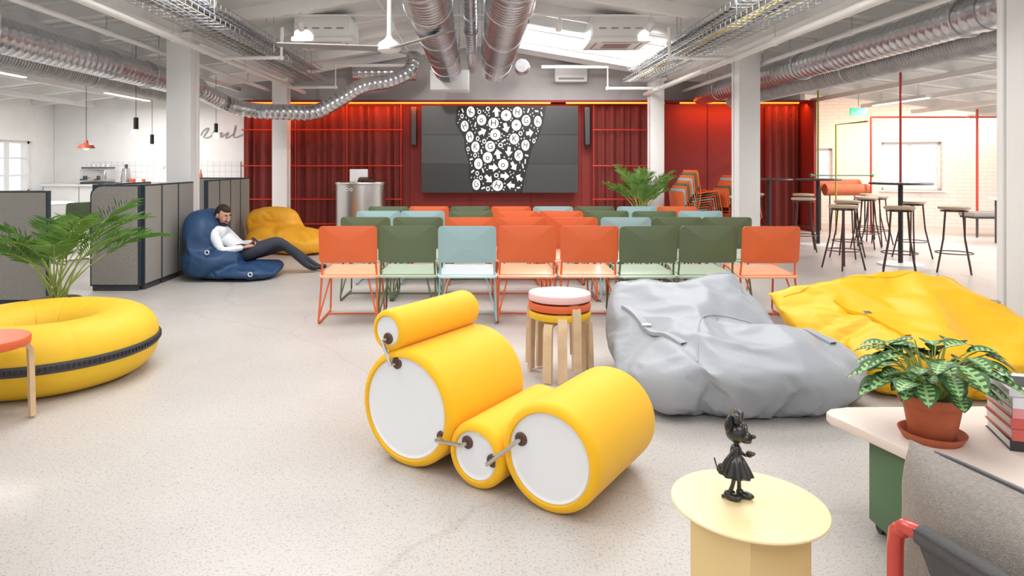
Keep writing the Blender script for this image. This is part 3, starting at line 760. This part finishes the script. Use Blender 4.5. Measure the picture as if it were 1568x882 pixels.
def clip(p,q):
    p=V(p);q=V(q); n=-ax*.03
    b.tube([p,p+n,q+n,q],.0085,'chrome',8,sm=0)
    for w in (p,q):
        T=Matrix.Translation(w+ax*.012)@(ax.to_track_quat('Z','Y').to_matrix().to_4x4())
        b.lathe([(0,-.008),(.022,-.008),(.026,-.004),(.026,.002)],'brown',T,16)
clip(c4-V((0,0,.035)), cs[0]-u*.05+V((0,0,.185)))
clip(cs[0]+u*.195-V((0,0,.08)), cs[1]-u*.04+V((0,0,.045)))
clip(cs[1]+u*.08, cs[2]-u*.12+V((0,0,.045)))
b.obj('tubular_roll_lounge_chair')
# ------------------------------------------------------------ donut seat
b=B(); Rm,rt,rz=.425,.215,.195
def dfn(u_,v_):
    a=u_*2*math.pi; t=v_*2*math.pi
    dent=1-.022*math.exp(-((((a*12/(2*math.pi))%1)-.5)**2)/.0012)*(1 if math.sin(t)>-.3 else 0)
    r=Rm+rt*dent*math.copysign(abs(math.cos(t))**.88,math.cos(t)); z=rz+rz*dent*math.copysign(abs(math.sin(t))**.88,math.sin(t))
    return V((r*math.cos(a),r*math.sin(a),max(0,z)))
b.surf(dfn,192,40,'donut',cu=True,cv=True)
Ro=Rm+rt+.002
def zf(u_,v_):
    a=u_*2*math.pi; q=v_*2*math.pi; return V(((Ro+.006*math.cos(q))*math.cos(a),(Ro+.006*math.cos(q))*math.sin(a),rz+.028*math.sin(q)))
b.surf(zf,120,8,'dark',cu=True,cv=True)
for k in range(150):
    a=2*math.pi*k/150
    b.box(((Ro+.008)*math.cos(a),(Ro+.008)*math.sin(a),rz),(.008,.014,.022),'black',rot=(0,0,a))
b.obj('ring_pouf',(-2.65,4.20,0),ang=60)
# ------------------------------------------------------------ stools
def stool_parts(b,z,rot,topm,x=0,y=0):
    T0=Matrix.Translation((x,y,0))
    b.lathe([(0,z-.045),(.176,z-.045),(.188,z-.04),(.19,z-.03),(.19,z-.006),(.186,z),(0,z)],topm,T0,40)
    for k in range(3):
        a=rot+k*2*math.pi/3; ca,sa=math.cos(a),math.sin(a)
        H=z-.045
        def P(r,zz): return V((x+r*ca,y+r*sa,zz))
        path=[P(.095,H-.012),P(.145,H-.012),P(.172,H-.018),P(.186,H-.04),P(.190,H-.12),P(.196,.012 if z<.46 else z-.43)]
        tt=V((-sa,ca,0)); i=b.mi('birch'); L=[]
        for q,p in enumerate(path):
            n=V((ca,sa,0)) if q>=3 else (V((0,0,1)) if q<2 else V((ca,sa,1)).normalized())
            w=.027; th=.012
            L.append([b.bm.verts.new(p+tt*w+n*th),b.bm.verts.new(p-tt*w+n*th),b.bm.verts.new(p-tt*w-n*th),b.bm.verts.new(p+tt*w-n*th)])
        for q in range(len(L)-1):
            for w in range(4):
                f=b.bm.faces.new([L[q][w],L[q][(w+1)%4],L[q+1][(w+1)%4],L[q+1][w]]); f.material_index=i
        for e in (L[0],L[-1]): f=b.bm.faces.new(e); f.material_index=i
b=B(); stool_parts(b,.44,math.radians(-75),'ored'); b.obj('three_legged_stool',(-2.41,3.36,0))
b=B()
stool_parts(b,.405,math.radians(-118),'lyellow'); stool_parts(b,.458,math.radians(-92),'ored'); stool_parts(b,.512,math.radians(-66),'pink')
b.obj('three_legged_stool_stack',(.515,4.18,0))
# ------------------------------------------------------------ stacking chairs
def chair_mesh(col,seat):
    b=B(); f=col
    for s in (-1,1):
        x=s*.222
        Q=[(x*.93,-.235,.76),(x*.96,-.215,.60),(x,-.185,.40),(x*1.04,-.215,.2),(x*1.06,-.262,.03),(x*1.06,-.245,.011),(x*1.06,.22,.011),(x*1.06,.245,.03),(x*1.0,.20,.30),(x*.96,.185,.425)]
        b.tube(Q,.0085,f,8)
        b.tube([(x*.96,.185,.425),(x*.96,.0,.40),(x,-.185,.385)],.008,f,8)
        b.tube([(x*.55,.17,.41),(x*.6,-.1,.385),(x*.7,-.19,.36),(x*1.06,-.25,.05)],.007,f,8)
    b.tube([(-.222,-.19,.385),(.222,-.19,.385)],.008,f,8); b.tube([(-.21,.17,.415),(.21,.17,.415)],.008,f,8)
    b.tube([(-.235,.1,.011),(.235,.1,.011)],.007,f,8)
    def panel(fn,th,m,nrm,cr=.05,w=.23,h=.145):
        outline=[]
        for (cx,cy,a0) in [(w-cr,h-cr,0),(-w+cr,h-cr,90),(-w+cr,-h+cr,180),(w-cr,-h+cr,270)]:
            for k in range(6):
                a=math.radians(a0+18*k); outline.append((cx+cr*math.cos(a),cy+cr*math.sin(a)))
        i=b.mi(m)
        rings=[]
        for sc_ in (1,.94,.8,.55,.25):
            rings.append(([b.bm.verts.new(fn(x*sc_,y*sc_)+nrm*th) for x,y in outline],[b.bm.verts.new(fn(x*sc_,y*sc_)-nrm*th) for x,y in outline]))
        N=len(outline)
        for side in (0,1):
            for r in range(len(rings)-1):
                A,C=rings[r][side],rings[r+1][side]
                for q in range(N): ff=b.bm.faces.new([A[q],A[(q+1)%N],C[(q+1)%N],C[q]]); ff.material_index=i
            ff=b.bm.faces.new(rings[-1][side]); ff.material_index=i
        A,C=rings[0]
        for q in range(N): ff=b.bm.faces.new([A[q],A[(q+1)%N],C[(q+1)%N],C[q]]); ff.material_index=i
    panel(lambda x,z:V((x,-.245-.045*(1-(x/.23)**2)-(z)*.10,.645+z)),.006,col,V((0,1,0)),cr=.035,w=.235,h=.15)
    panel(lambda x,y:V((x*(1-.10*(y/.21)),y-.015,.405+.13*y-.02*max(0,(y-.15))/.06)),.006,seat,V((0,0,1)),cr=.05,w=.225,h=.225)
    return b.tomesh('stacking_chair_'+col,40)
CM={'O':chair_mesh('oc','oseat_lit'),'G':chair_mesh('gc','gseat_lit'),'B':chair_mesh('bc','bseat_lit')}
rows=[(5.76,'OGBOOGGO'),(6.66,'GGOOOBGG'),(7.50,'BBGOOGGB'),(8.28,'GOGOBGBO')]
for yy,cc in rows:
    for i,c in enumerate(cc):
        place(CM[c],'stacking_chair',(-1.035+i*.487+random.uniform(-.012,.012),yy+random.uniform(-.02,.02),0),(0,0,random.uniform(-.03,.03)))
for (x0,y0,n,seq) in [(3.80,12.5,9,'OBOGOBOGO'),(4.62,12.6,7,'OOGOOBO')]:
    b=B()
    for k in range(n):
        me=CM[seq[k]].copy(); me.transform(Matrix.Translation((.030*k,-.008*k,.048*k))@Matrix.Rotation(math.radians(-75),4,'Z'))
        mm=('oc' if seq[k]=='O' else 'gc' if seq[k]=='G' else 'bc')
        off=[b.bm.verts.new(v.co) for v in me.vertices]
        for p in me.polygons:
            f=b.bm.faces.new([off[q] for q in p.vertices]); f.smooth=True; f.material_index=b.mi(mm)
    b.obj('stacked_chairs',(x0+.1,y0,0))
# ------------------------------------------------------------ palms
def palm(name,loc,n,L,seed,potr=.17,poth=.26,potm='felt',lw=.0042,el0=56,el1=86,droop=1.0):
    random.seed(seed); b=B()
    b.lathe([(0,0),(potr*.75,0),(potr*.8,.01),(potr,poth),(potr*.93,poth),(potr*.9,poth-.03),(0,poth-.03)],potm,None,32)
    b.lathe([(potr*.9,poth-.025),(0,poth-.02)],'soil',None,20)
    for k in range(n):
        a=k*2.399+random.uniform(-.3,.3); el=math.radians(random.uniform(el0,el1)); ln=L*random.uniform(.65,1.12)
        base=V((random.uniform(-.05,.05),random.uniform(-.05,.05),poth-.03)); d=V((math.cos(a)*math.cos(el),math.sin(a)*math.cos(el),math.sin(el)))
        P=[base]; cur=base.copy(); dd=d.copy(); N=14
        for q in range(N):
            cur=cur+dd*ln/N; P.append(cur.copy()); dd=(dd+V((math.cos(a)*.055,math.sin(a)*.055,-.13*(q/N)*droop))).normalized()
        b.tube(P,[.007]*5+[.005]*5+[.003]*5,'palmstem',6)
        i=b.mi('palm')
        for q in range(7*3,N*3):
            f=q/3; idx=int(f); p=P[idx].lerp(P[min(idx+1,N)],f-idx); t=(P[min(idx+1,N)]-P[idx]).normalized() if idx<N else dd
            sd=t.cross(V((0,0,1))); sd=sd.normalized() if sd.length>.01 else V((1,0,0)); upn=sd.cross(t)
            fr=(f-7)/(N-7); ll=.24*L*math.sin(math.pi*min(1,.25+fr*.65))**.8*random.uniform(.75,1.1)
            for s in (-1,1):
                dr=(sd*s*.8+t*.7+upn*random.uniform(.0,.5)).normalized(); wn=t.cross(dr).cross(dr).normalized()*lw
                m1=p+dr*ll*.45+V((0,0,.008)); e=p+dr*ll+V((0,0,-.12*ll))
                v=[b.bm.verts.new(p),b.bm.verts.new(m1+wn),b.bm.verts.new(e),b.bm.verts.new(m1-wn)]
                ff=b.bm.faces.new([v[0],v[1],v[2]]); ff.material_index=i; ff=b.bm.faces.new([v[0],v[2],v[3]]); ff.material_index=i
    b.obj(name,loc)
palm('potted_palm',(-3.22,5.25,0),20,.96,3,el0=50,el1=86)
palm('potted_palm',(2.95,12.2,0),22,1.0,9,potr=.2,poth=.34,lw=.007,el0=66,el1=86,droop=.7)
random.seed(21)
# ------------------------------------------------------------ partitions
def fpanel(b,p0,p1,h,th=.05,round0=False):
    p0=V((*p0,0));p1=V((*p1,0)); d=(p1-p0); L=d.length; a=math.atan2(d.y,d.x); T=Matrix.Translation(p0)@Matrix.Rotation(a,4,'Z')@Rx
    def outline(i):
        o=[(i,.05+i),(L-i,.05+i),(L-i,h-i)]
        if round0:
            r=.12-i*.5
            for k in range(7):
                q=math.radians(90+15*k); o.append((i+r+r*math.cos(q),h-i-r+r*math.sin(q)))
        else: o.append((i,h-i))
        return o
    b.prism(outline(0),-th/2,th/2,'navy',T); b.prism(outline(.016),-th/2-.006,th/2+.006,'felt',T)
    b.prism([(.02,0),(L-.02,0),(L-.02,.05),(.02,.05)],-th/2+.01,th/2-.01,'dark',T)
b=B(); fpanel(b,(-3.92,6.97),(-3.42,6.97),1.08,round0=True)
ys=[6.99,7.38,7.79,8.22]
for i in range(3): fpanel(b,(-3.42,ys[i]+.01),(-3.42,ys[i+1]),1.08)
fpanel(b,(-3.92,7.03),(-3.92,8.2),1.08); b.box((-3.67,7.6,.45),(.42,1.2,.06),'felt')
b.obj('acoustic_booth_panel')
b=B()
ys=[8.86,9.27,9.68,10.09,10.5]
for i in range(4): fpanel(b,(-3.50,ys[i]),(-3.50,ys[i+1]-.01),1.08)
fpanel(b,(-4.3,10.52),(-3.52,10.52),1.08); b.obj('acoustic_booth_panel')
b=B()
for x in (-5.6,-5.02,-4.44): fpanel(b,(x,6.2),(x+.57,6.2),1.05)
b.obj('acoustic_booth_panel')
b=B(); b.box((0,0,.44),(3.4,.6,.84),'white',bevel=.005); b.box((0,-.01,.88),(3.46,.66,.04),'acwhite',bevel=.005)
for k in range(5): b.box((-1.7+.68*k+.02,-.302,.45),(.008,.004,.8),'dark')
b.obj('kitchen_counter',(-6.55,13.3,0))
b=B(); b.box((0,0,0),(3.0,.02,.42),'tile'); b.obj('trim_2',(-6.2,YB-.035,1.13))
b=B(); b.box((0,0,.17),(.5,.42,.22),'steel',bevel=.02); b.box((0,0,.02),(.46,.4,.04),'dark'); b.box((0,.02,.31),(.46,.36,.03),'dark')
for s in (-.13,.13): b.cyl((s,-.22,.16),(s,-.22,.08),.03,'dark',12); b.tube([(s,-.22,.1),(s,-.36,.09)],.012,'black',8)
for k in range(5): b.lathe([(0,.33),(.025,.33),(.035,.38),(.03,.38),(0,.345)],'capwhite',Matrix.Translation((-.18+.09*k,0,0)),12)
b.obj('espresso_machine',(-7.3,13.2,.90))
b=B(); b.lathe([(0,0),(.09,0),(.10,.1),(.07,.3),(0,.32)],'steel'); b.cyl((0,0,.32),(0,0,.38),.03,'dark'); b.obj('coffee_grinder',(-6.75,13.2,.90))
b=B(); b.tube([(0,0,0),(0,0,.28),(0,-.05,.33),(0,-.12,.33),(0,-.15,.28)],.012,'steel',8,sm=3); b.obj('kitchen_tap',(-6.0,13.3,.90))
b=B(); b.box((0,0,.01),(.5,.3,.02),'birch')
for k in range(6):
    x,y=-.18+.12*(k%4),-.06+.12*(k//4); b.lathe([(0,.02),(.028,.02),(.034,.10),(.031,.10),(.025,.03),(0,.03)],'capwhite' if k%2 else 'copper',Matrix.Translation((x,y,0)),14)
b.obj('tray_of_cups',(-6.42,13.15,.90))
b=B()
for k,(h,r,c) in enumerate([(.26,.035,'green'),(.22,.04,'dark'),(.28,.032,'copper')]):
    b.lathe([(0,0),(r,0),(r,h*.6),(r*.35,h*.78),(r*.35,h),(0,h)],c,Matrix.Translation((.1*k,0,0)),16)
b.obj('bottle_group',(-5.55,13.3,.90))
b=B(); b.tube([(0,0,.06),(.06,0,.16),(.16,0,.2),(.06,0,.02),(.2,0,.04),(.3,0,.2),(.28,0,.02),(.42,0,.12),(.4,0,.02),(.55,0,.12),(.5,0,.0),(.66,0,.1),(.7,0,.26),(.66,0,.02),(.85,0,.08)],.008,'acgrey',6,sm=5); b.obj('script_wall_sign',(-5.5,13.66,1.80))
b=B(); b.lathe([(0,.72),(.38,.72),(.4,.735),(.38,.75),(0,.75)],'white'); b.cyl((0,0,.02),(0,0,.72),.03,'dark'); b.lathe([(.24,0),(.24,.02),(0,.03)],'dark'); b.obj('cafe_table',(-6.1,9.6,0))
place(CM['G'],'stacking_chair',(-5.3,9.0,0),(0,0,math.radians(60))); place(CM['G'],'stacking_chair',(-5.9,8.6,0),(0,0,.1))
def pend(x,y,z,kind):
    b=B(); b.tube([(0,0,.1),(0,0,roofz(x)-z-.01)],.004,'black',6); b.cyl((0,0,roofz(x)-z-.03),(0,0,roofz(x)-z-.005),.04,'black')
    if kind=='bulb': b.cyl((0,0,.03),(0,0,.2),.032,'black'); b.sph((0,0,-.01),.06,'bulb')
    elif kind=='dome':
        b.lathe([(.0,.13),(.02,.12),(.03,.07),(.09,.05),(.12,0),(.11,0),(.085,.04),(0,.05)],'copper'); b.sph((0,0,.01),.04,'bulb')
    else: b.cyl((0,0,0),(0,0,.16),.03,'black'); b.sph((0,0,-.01),.028,'bulb')
    b.obj('pendant_lamp',(x,y,z))
pend(-4.60,9.25,1.72,'bulb'); pend(-5.7,10.0,1.52,'dome'); pend(-4.56,12.0,1.80,'bulb'); pend(-5.4,11.4,1.62,'spot')
b=B(); b.box((0,0,0),(.3,.03,.14),'exit'); b.tube([(0,0,.07),(0,0,.45)],.006,'steel',6); b.obj('exit_sign',(6.9,12.3,2.23))
# ------------------------------------------------------------ bar zone
def bar_stool(x,y,r=0):
    b=B(); b.lathe([(0,.755),(.155,.755),(.165,.765),(.165,.785),(.15,.79),(0,.785)],'seatwood',None,28)
    for k in range(4):
        a=math.radians(45+90*k); ca,sa=math.cos(a),math.sin(a)
        b.tube([(.12*ca,.12*sa,.755),(.15*ca,.15*sa,.4),(.235*ca,.235*sa,.008)],.010,'bsteel',8)
    b.tube([(.19*math.cos(q),.19*math.sin(q),.24) for q in [k*math.pi/12 for k in range(24)]],.007,'bsteel',6,closed=True)
    b.tube([(.135*math.cos(q),.135*math.sin(q),.735) for q in [k*math.pi/12 for k in range(24)]],.008,'bsteel',6,closed=True)
    b.obj('bar_stool',(x,y,0),(0,0,r))
for x,y in [(4.50,8.35),(5.03,8.10),(5.68,8.10),(5.10,9.36),(5.95,9.3),(4.85,10.1),(5.5,11.45),(5.95,10.4),(4.75,11.65),(4.15,10.7),(6.6,11.4),(6.35,10.8)]:
    bar_stool(x,y,random.uniform(0,1.5))
def bar_table(x,y,pole=None,r=.36):
    b=B(); b.lathe([(0,1.03),(r-.01,1.03),(r,1.04),(r-.01,1.055),(0,1.055)],'dark',None,40)
    b.cyl((0,0,.02),(0,0,1.03),.028,'black'); b.lathe([(.26,0),(.26,.02),(.05,.03),(0,.03)],'acwhite',None,32)
    if pole: b.cyl((0,0,1.05),(0,0,roofz(x)-.2),.014,pole)
    b.obj('bar_table',(x,y,0))
bar_table(5.43,8.72,'redtube'); bar_table(5.42,10.80,'olivepole',.34); bar_table(4.70,10.95,None,.36)
b=B()
b.tube([(9.26,12.6,.0),(9.26,12.6,2.3)],.022,'redtube',10); b.tube([(7.3,12.6,2.15),(10.2,12.6,2.15),(10.2,12.6,0)],.018,'redtube',10); b.tube([(7.3,12.6,2.15),(7.3,12.6,0)],.018,'redtube',10)
b.obj('red_pole_frame')
b=B(); b.tube([(6.55,12.4,0),(6.55,12.4,2.0),(6.55,11.4,2.0)],.015,'olivepole',10); b.tube([(6.1,12.4,1.08),(7.2,12.4,1.08)],.012,'green',10)
for x in (6.1,7.2): b.sph((x,12.4,1.08),.035,'green',seg=12)
b.obj('green_pole_frame')
b=B()
for k in range(2):
    b.cyl((-.35,-.1+k*.28,.88 if k else .80),(.45,-.1+k*.28,.88 if k else .80),.11,'terracotta',20)
for x in (-.28,.38):
    b.tube([(x,-.15,.0),(x,-.15,.70),(x,.2,.78),(x,.2,0)],.014,'dark',8)
b.obj('roll_back_bar_bench',(6.95,13.0,0))
b=B(); b.box((0,0,.40),(1.2,.42,.08),'felt',bevel=.02); b.box((0,0,.345),(1.16,.38,.03),'dark')
for sx in (-.52,.52):
    for sy in (-.15,.15): b.cyl((sx,sy,0),(sx,sy,.34),.018,'dark',8)
b.obj('upholstered_bench',(9.3,12.1,0))
b=B(); b.box((0,0,.72),(1.0,.6,.04),'tabletop',bevel=.01)
for sx in (-.42,.42):
    for sy in (-.22,.22): b.cyl((sx,sy,0),(sx,sy,.70),.018,'dark',8)
b.obj('dining_table',(8.9,10.9,0))
area('warm_wall_wash',(8.6,13.4,2.2),(math.radians(35),0,0),3.5,.1,45,(1,.70,.52))
# ------------------------------------------------------------ coffee table
b=B()
pts=[(1.33,2.56),(1.30,2.53),(1.295,2.49),(1.31,2.45),(1.50,1.78),(1.53,1.75),(1.58,1.74),(2.6,1.74),(2.6,2.60),(1.40,2.58)]
b.prism(pts,.345,.38,'tabletop',bevel=.006)
b.box((1.53,2.32,.19),(.26,.22,.31),'green',bevel=.004); b.box((2.3,2.1,.19),(.26,.3,.31),'green',bevel=.004); b.box((1.9,2.3,.19),(.6,.03,.25),'green')
for x,y in [(1.43,2.25),(1.63,2.25),(1.43,2.40),(2.2,2.0),(2.4,2.2)]:
    b.cyl((x-.012,y,.02),(x+.012,y,.02),.02,'black',14)
b.obj('coffee_table')
b=B(); b.lathe([(0,.0),(.085,0),(.098,.022),(.1,.028),(.093,.028),(.083,.010),(0,.010)],'terracotta',None,40)
b.lathe([(0,.011),(.062,.011),(.068,.016),(.085,.115),(.086,.118),(.098,.120),(.099,.152),(.092,.152),(.088,.14),(0,.135)],'terracotta',None,40)
b.lathe([(.089,.137),(0,.14)],'soil',None,24)
random.seed(5)
for k in range(74):
    a=k*2.399+random.uniform(-.2,.2); rr=.03+.145*math.sqrt((k+1)/74)*random.uniform(.75,1.1); hz=.16+random.uniform(.06,.17)-.06*(rr/.2)**2
    base=V((.03*math.cos(a),.03*math.sin(a),.14)); tip=V((rr*math.cos(a),rr*math.sin(a),hz))
    mid=(base+tip)/2+V((0,0,.04)); b.tube([base,mid,tip],.0022,'palmstem',5,sm=4)
    ll=random.uniform(.07,.105); wd=ll*.40; d=V((math.cos(a+random.uniform(-.5,.5)),math.sin(a),random.uniform(-.25,.45))).normalized(); sd=d.cross(V((0,0,1))).normalized(); up=sd.cross(d)
    NU=13; G=[]
    for u_ in range(NU):
        f=u_/(NU-1); w=wd*math.sin(math.pi*min(1,f**.85))**.75; c=tip+d*ll*f-V((0,0,.35*ll*f*f))
        G.append([b.bm.verts.new(c+sd*w*s+up*abs(s)*w*.25) for s in (-1,-.62,-.12,.12,.62,1)])
    for u_ in range(NU-1):
        for s in range(5):
            m_='leafl' if s==2 or (u_%2==0 and s in(1,3)) else 'leafd'
            f=b.bm.faces.new([G[u_][s],G[u_][s+1],G[u_+1][s+1],G[u_+1][s]]); f.material_index=b.mi(m_)
b.obj('potted_calathea',(1.525,2.28,.38),ang=80)
b=B(); z=0; random.seed(3)
for k,(cv,th) in enumerate([('coverblack',.034),('coverred',.036),('coverred',.034),('coverpink',.03),('coverwhite',.034),('coverwhite',.022)]):
    a=random.uniform(-.06,.06); T=Matrix.Rotation(a,4,'Z'); w,d=.28,.215
    for zz_ in (z+.002,z+th-.002):
        t=bmesh.new(); bmesh.ops.create_cube(t,size=1)
        for v in t.verts: v.co=V((v.co.x*w,v.co.y*d,v.co.z*.003+zz_))
        b.merge(t,cv,T)
    t=bmesh.new(); bmesh.ops.create_cube(t,size=1)
    for v in t.verts: v.co=V((v.co.x*w,v.co.y*.004-d/2,v.co.z*th+z+th/2))
    b.merge(t,cv,T)
    t=bmesh.new(); bmesh.ops.create_cube(t,size=1)
    for v in t.verts: v.co=V((v.co.x*(w-.01),v.co.y*(d-.008)+.001,v.co.z*(th-.006)+z+th/2))
    b.merge(t,'paper',T)
    if k<5:
        me=text_mesh('FRAME',.024); me.transform(T@Matrix.Translation((-.06,-d/2-.0035,z+th/2))@Rx); b.mesh(me,'coverwhite' if cv!='coverwhite' else 'coverblack')
        b.box((.1,-d/2-.0032,z+th/2),(.05,.001,th*.4),'coverwhite' if cv!='coverwhite' else 'coverred')
    z+=th+.001
b.box((0,.0,z+.001),(.2,.12,.001),'coverblack'); b.box((0.05,-.03,z+.002),(.08,.05,.001),'coverred')
b.obj('book_stack',(1.88,2.24,.38),(0,0,math.radians(-18)))
# ------------------------------------------------------------ side table
b=B(); pr=[(.152*math.cos(math.radians(60*k+10)),.152*math.sin(math.radians(60*k+10))) for k in range(6)]
b.prism(pr,0,.462,'cream')
b.lathe([(0,.462),(.176,.462),(.181,.464),(.1825,.467),(.181,.470),(0,.470)],'creamtop',None,72)
b.obj('side_table',(.668,1.672,0))
b=B(); F='figure'
for s in (-1,1):
    b.sph((.018 if s>0 else -.004,s*.014,.008),(.022,.011,.009),F); b.sph((.006 if s>0 else -.016,s*.014,.011),(.010,.009,.011),F)
    b.tube([(.004 if s>0 else -.014,s*.013,.012),(.0+.004*s,s*.012,.04),(0,s*.010,.075)],[.0055,.005,.006],F,10,sm=4)
b.tube([(-.004,.0,.016),(-.014,-.014,.006),(-.03,-.014,.004)],.004,F,8)
def skirt(u_,v_):
    a=u_*2*math.pi; r=.014+.026*v_**.8+.003*v_*math.sin(9*a); return V((r*math.cos(a),r*.9*math.sin(a),.108-.048*v_))
b.surf(skirt,54,8,F,cu=True); b.lathe([(.038,.062),(.02,.07),(0,.075)],F,None,24)
b.sph((0,0,.115),(.0145,.0155,.022),F); b.cyl((0,0,.13),(.002,0,.142),.006,F,12)
b.sph((.002,0,.166),(.027,.028,.027),F,seg=28); b.sph((.022,0,.157),(.017,.019,.014),F); b.sph((.040,0,.162),(.007,.006,.0055),F)
b.sph((.024,0,.148),(.013,.012,.006),F)
for s in (-1,1):
    b.sph((-.008,s*.027,.192),(.007,.021,.021),F,rot=(s*-.2,0,.3*s)); b.sph((.018,s*.009,.176),(.008,.007,.012),F)
    b.sph((.006,s*.014,.201),(.010,.015,.012),F,rot=(s*.5,0,0),e=.8)
b.sph((.006,0,.198),(.007,.007,.007),F)
b.tube([(0,.014,.124),(-.004,.032,.112),(.012,.036,.098),(.022,.030,.104)],[.005,.0042,.004,.005],F,10,sm=4); b.sph((.025,.028,.106),.0085,F)
b.tube([(0,-.014,.124),(-.012,-.03,.108),(-.022,-.034,.09)],[.005,.0042,.004],F,10,sm=4)
b.sph((-.026,-.034,.084),(.009,.007,.009),F)
for k in range(3): b.sph((-.028-.004*k,-.036+.006*(k-1),.076),(.003,.003,.007),F,seg=8); b.sph((.032,.028+.006*(k-1),.108),(.007,.003,.003),F,seg=8)
b.tube([(-.03,0,.07),(-.045,.005,.06),(-.055,.008,.085)],.0018,F,6,sm=4)
b.obj('cartoon_mouse_figurine',(.645,1.69,.4702),(0,0,math.radians(-35)))
# ------------------------------------------------------------ armchair (faces +X local)
b=B()
def cushion(c,w,h,t,rot,m):
    T=Matrix.Translation(V(c))@Euler([math.radians(q) for q in rot]).to_matrix().to_4x4()
    def f(side):
        def g(u_,v_):
            x=(u_-.5)*2; y=(v_-.5)*2; k=(max(0,1-abs(x)**3.2)*max(0,1-abs(y)**3.2))**.42
            px=x*w/2; py=y*h/2
            q=V((px*2.5,py*2.5,side)); wr=.016*noise.noise(q*2.2)+.010*noise.noise(q*6)
            return T@V((px,py,side*(t/2*k+wr*k)))
        return g
    b.surf(f(1),44,34,m); b.surf(f(-1),44,34,m)
    o=[]
    for k in range(48):
        a=2*math.pi*k/48; e=.22; x=math.copysign(abs(math.cos(a))**e,math.cos(a)); y=math.copysign(abs(math.sin(a))**e,math.sin(a)); o.append(T@V((x*w/2,y*h/2,0)))
    b.tube(o,.005,'dark',8,closed=True)
cushion((-.31,0.025,.49),.74,.42,.19,(90,0,90),'cushion')
cushion((.04,0,.36),.62,.60,.16,(0,0,0),'cushion')
b.tube([(-.44,.30,0),(-.44,.30,.30),(-.44,.30,.54),(-.44,.285,.575),(-.44,.25,.59),(-.44,0,.59),(-.44,-.25,.59),(-.44,-.285,.575),(-.44,-.30,.54),(-.44,-.30,.30),(-.44,-.30,0)],.015,'redtube',14,sm=3)
for s in (-1,1):
    y=s*.30
    b.tube([(-.44,y,.25),(.30,y,.25)],.015,'redtube',12); b.tube([(.32,y*1.25,0),(.32,y*1.25,.5),(.28,y*1.25,.54),(-.1,y*1.25,.54)],.016,'redtube',12)
    b.tube([(.30,y*1.25,.25),(.30,y,.25)],.015,'redtube',12); b.tube([(-.1,y*1.25,.54),(-.12,y*1.25,.25),(-.12,y,.25)],.015,'redtube',12)
b.tube([(.30,-.3,.25),(.30,.3,.25)],.015,'redtube',12)
def sling(u_,v_):
    return V((-.462+.02*math.sin(u_*math.pi)+.09*u_,-.26+.50*v_,.605-.32*u_))
b.surf(sling,10,6,'canvas')
b.tube([(-.44,-.26,.59),(-.44,.24,.59)],.020,'canvas',12)
b.box((-.04,0,.262),(.66,.58,.02),'canvas')
b.obj('lounge_armchair',(1.335,1.17,0),(0,0,math.radians(13)))

# ------------------------------------------------------------ world & camera
w=bpy.data.worlds.new('World'); sc.world=w; w.use_nodes=True
bg=w.node_tree.nodes['Background']; bg.inputs[0].default_value=(.97,.98,1,1); bg.inputs[1].default_value=.9
cam=bpy.data.cameras.new('camera'); cam.lens=24; cam.sensor_width=36; cam.shift_x=.0357; cam.shift_y=-.1218; cam.clip_start=.05
co=bpy.data.objects.new('camera',cam); COL.objects.link(co); co.location=(0,0,1.3); co.rotation_euler=(R90,0,0); sc.camera=co
sc.view_settings.view_transform='Standard'; sc.view_settings.look='None'; sc.view_settings.exposure=0.36
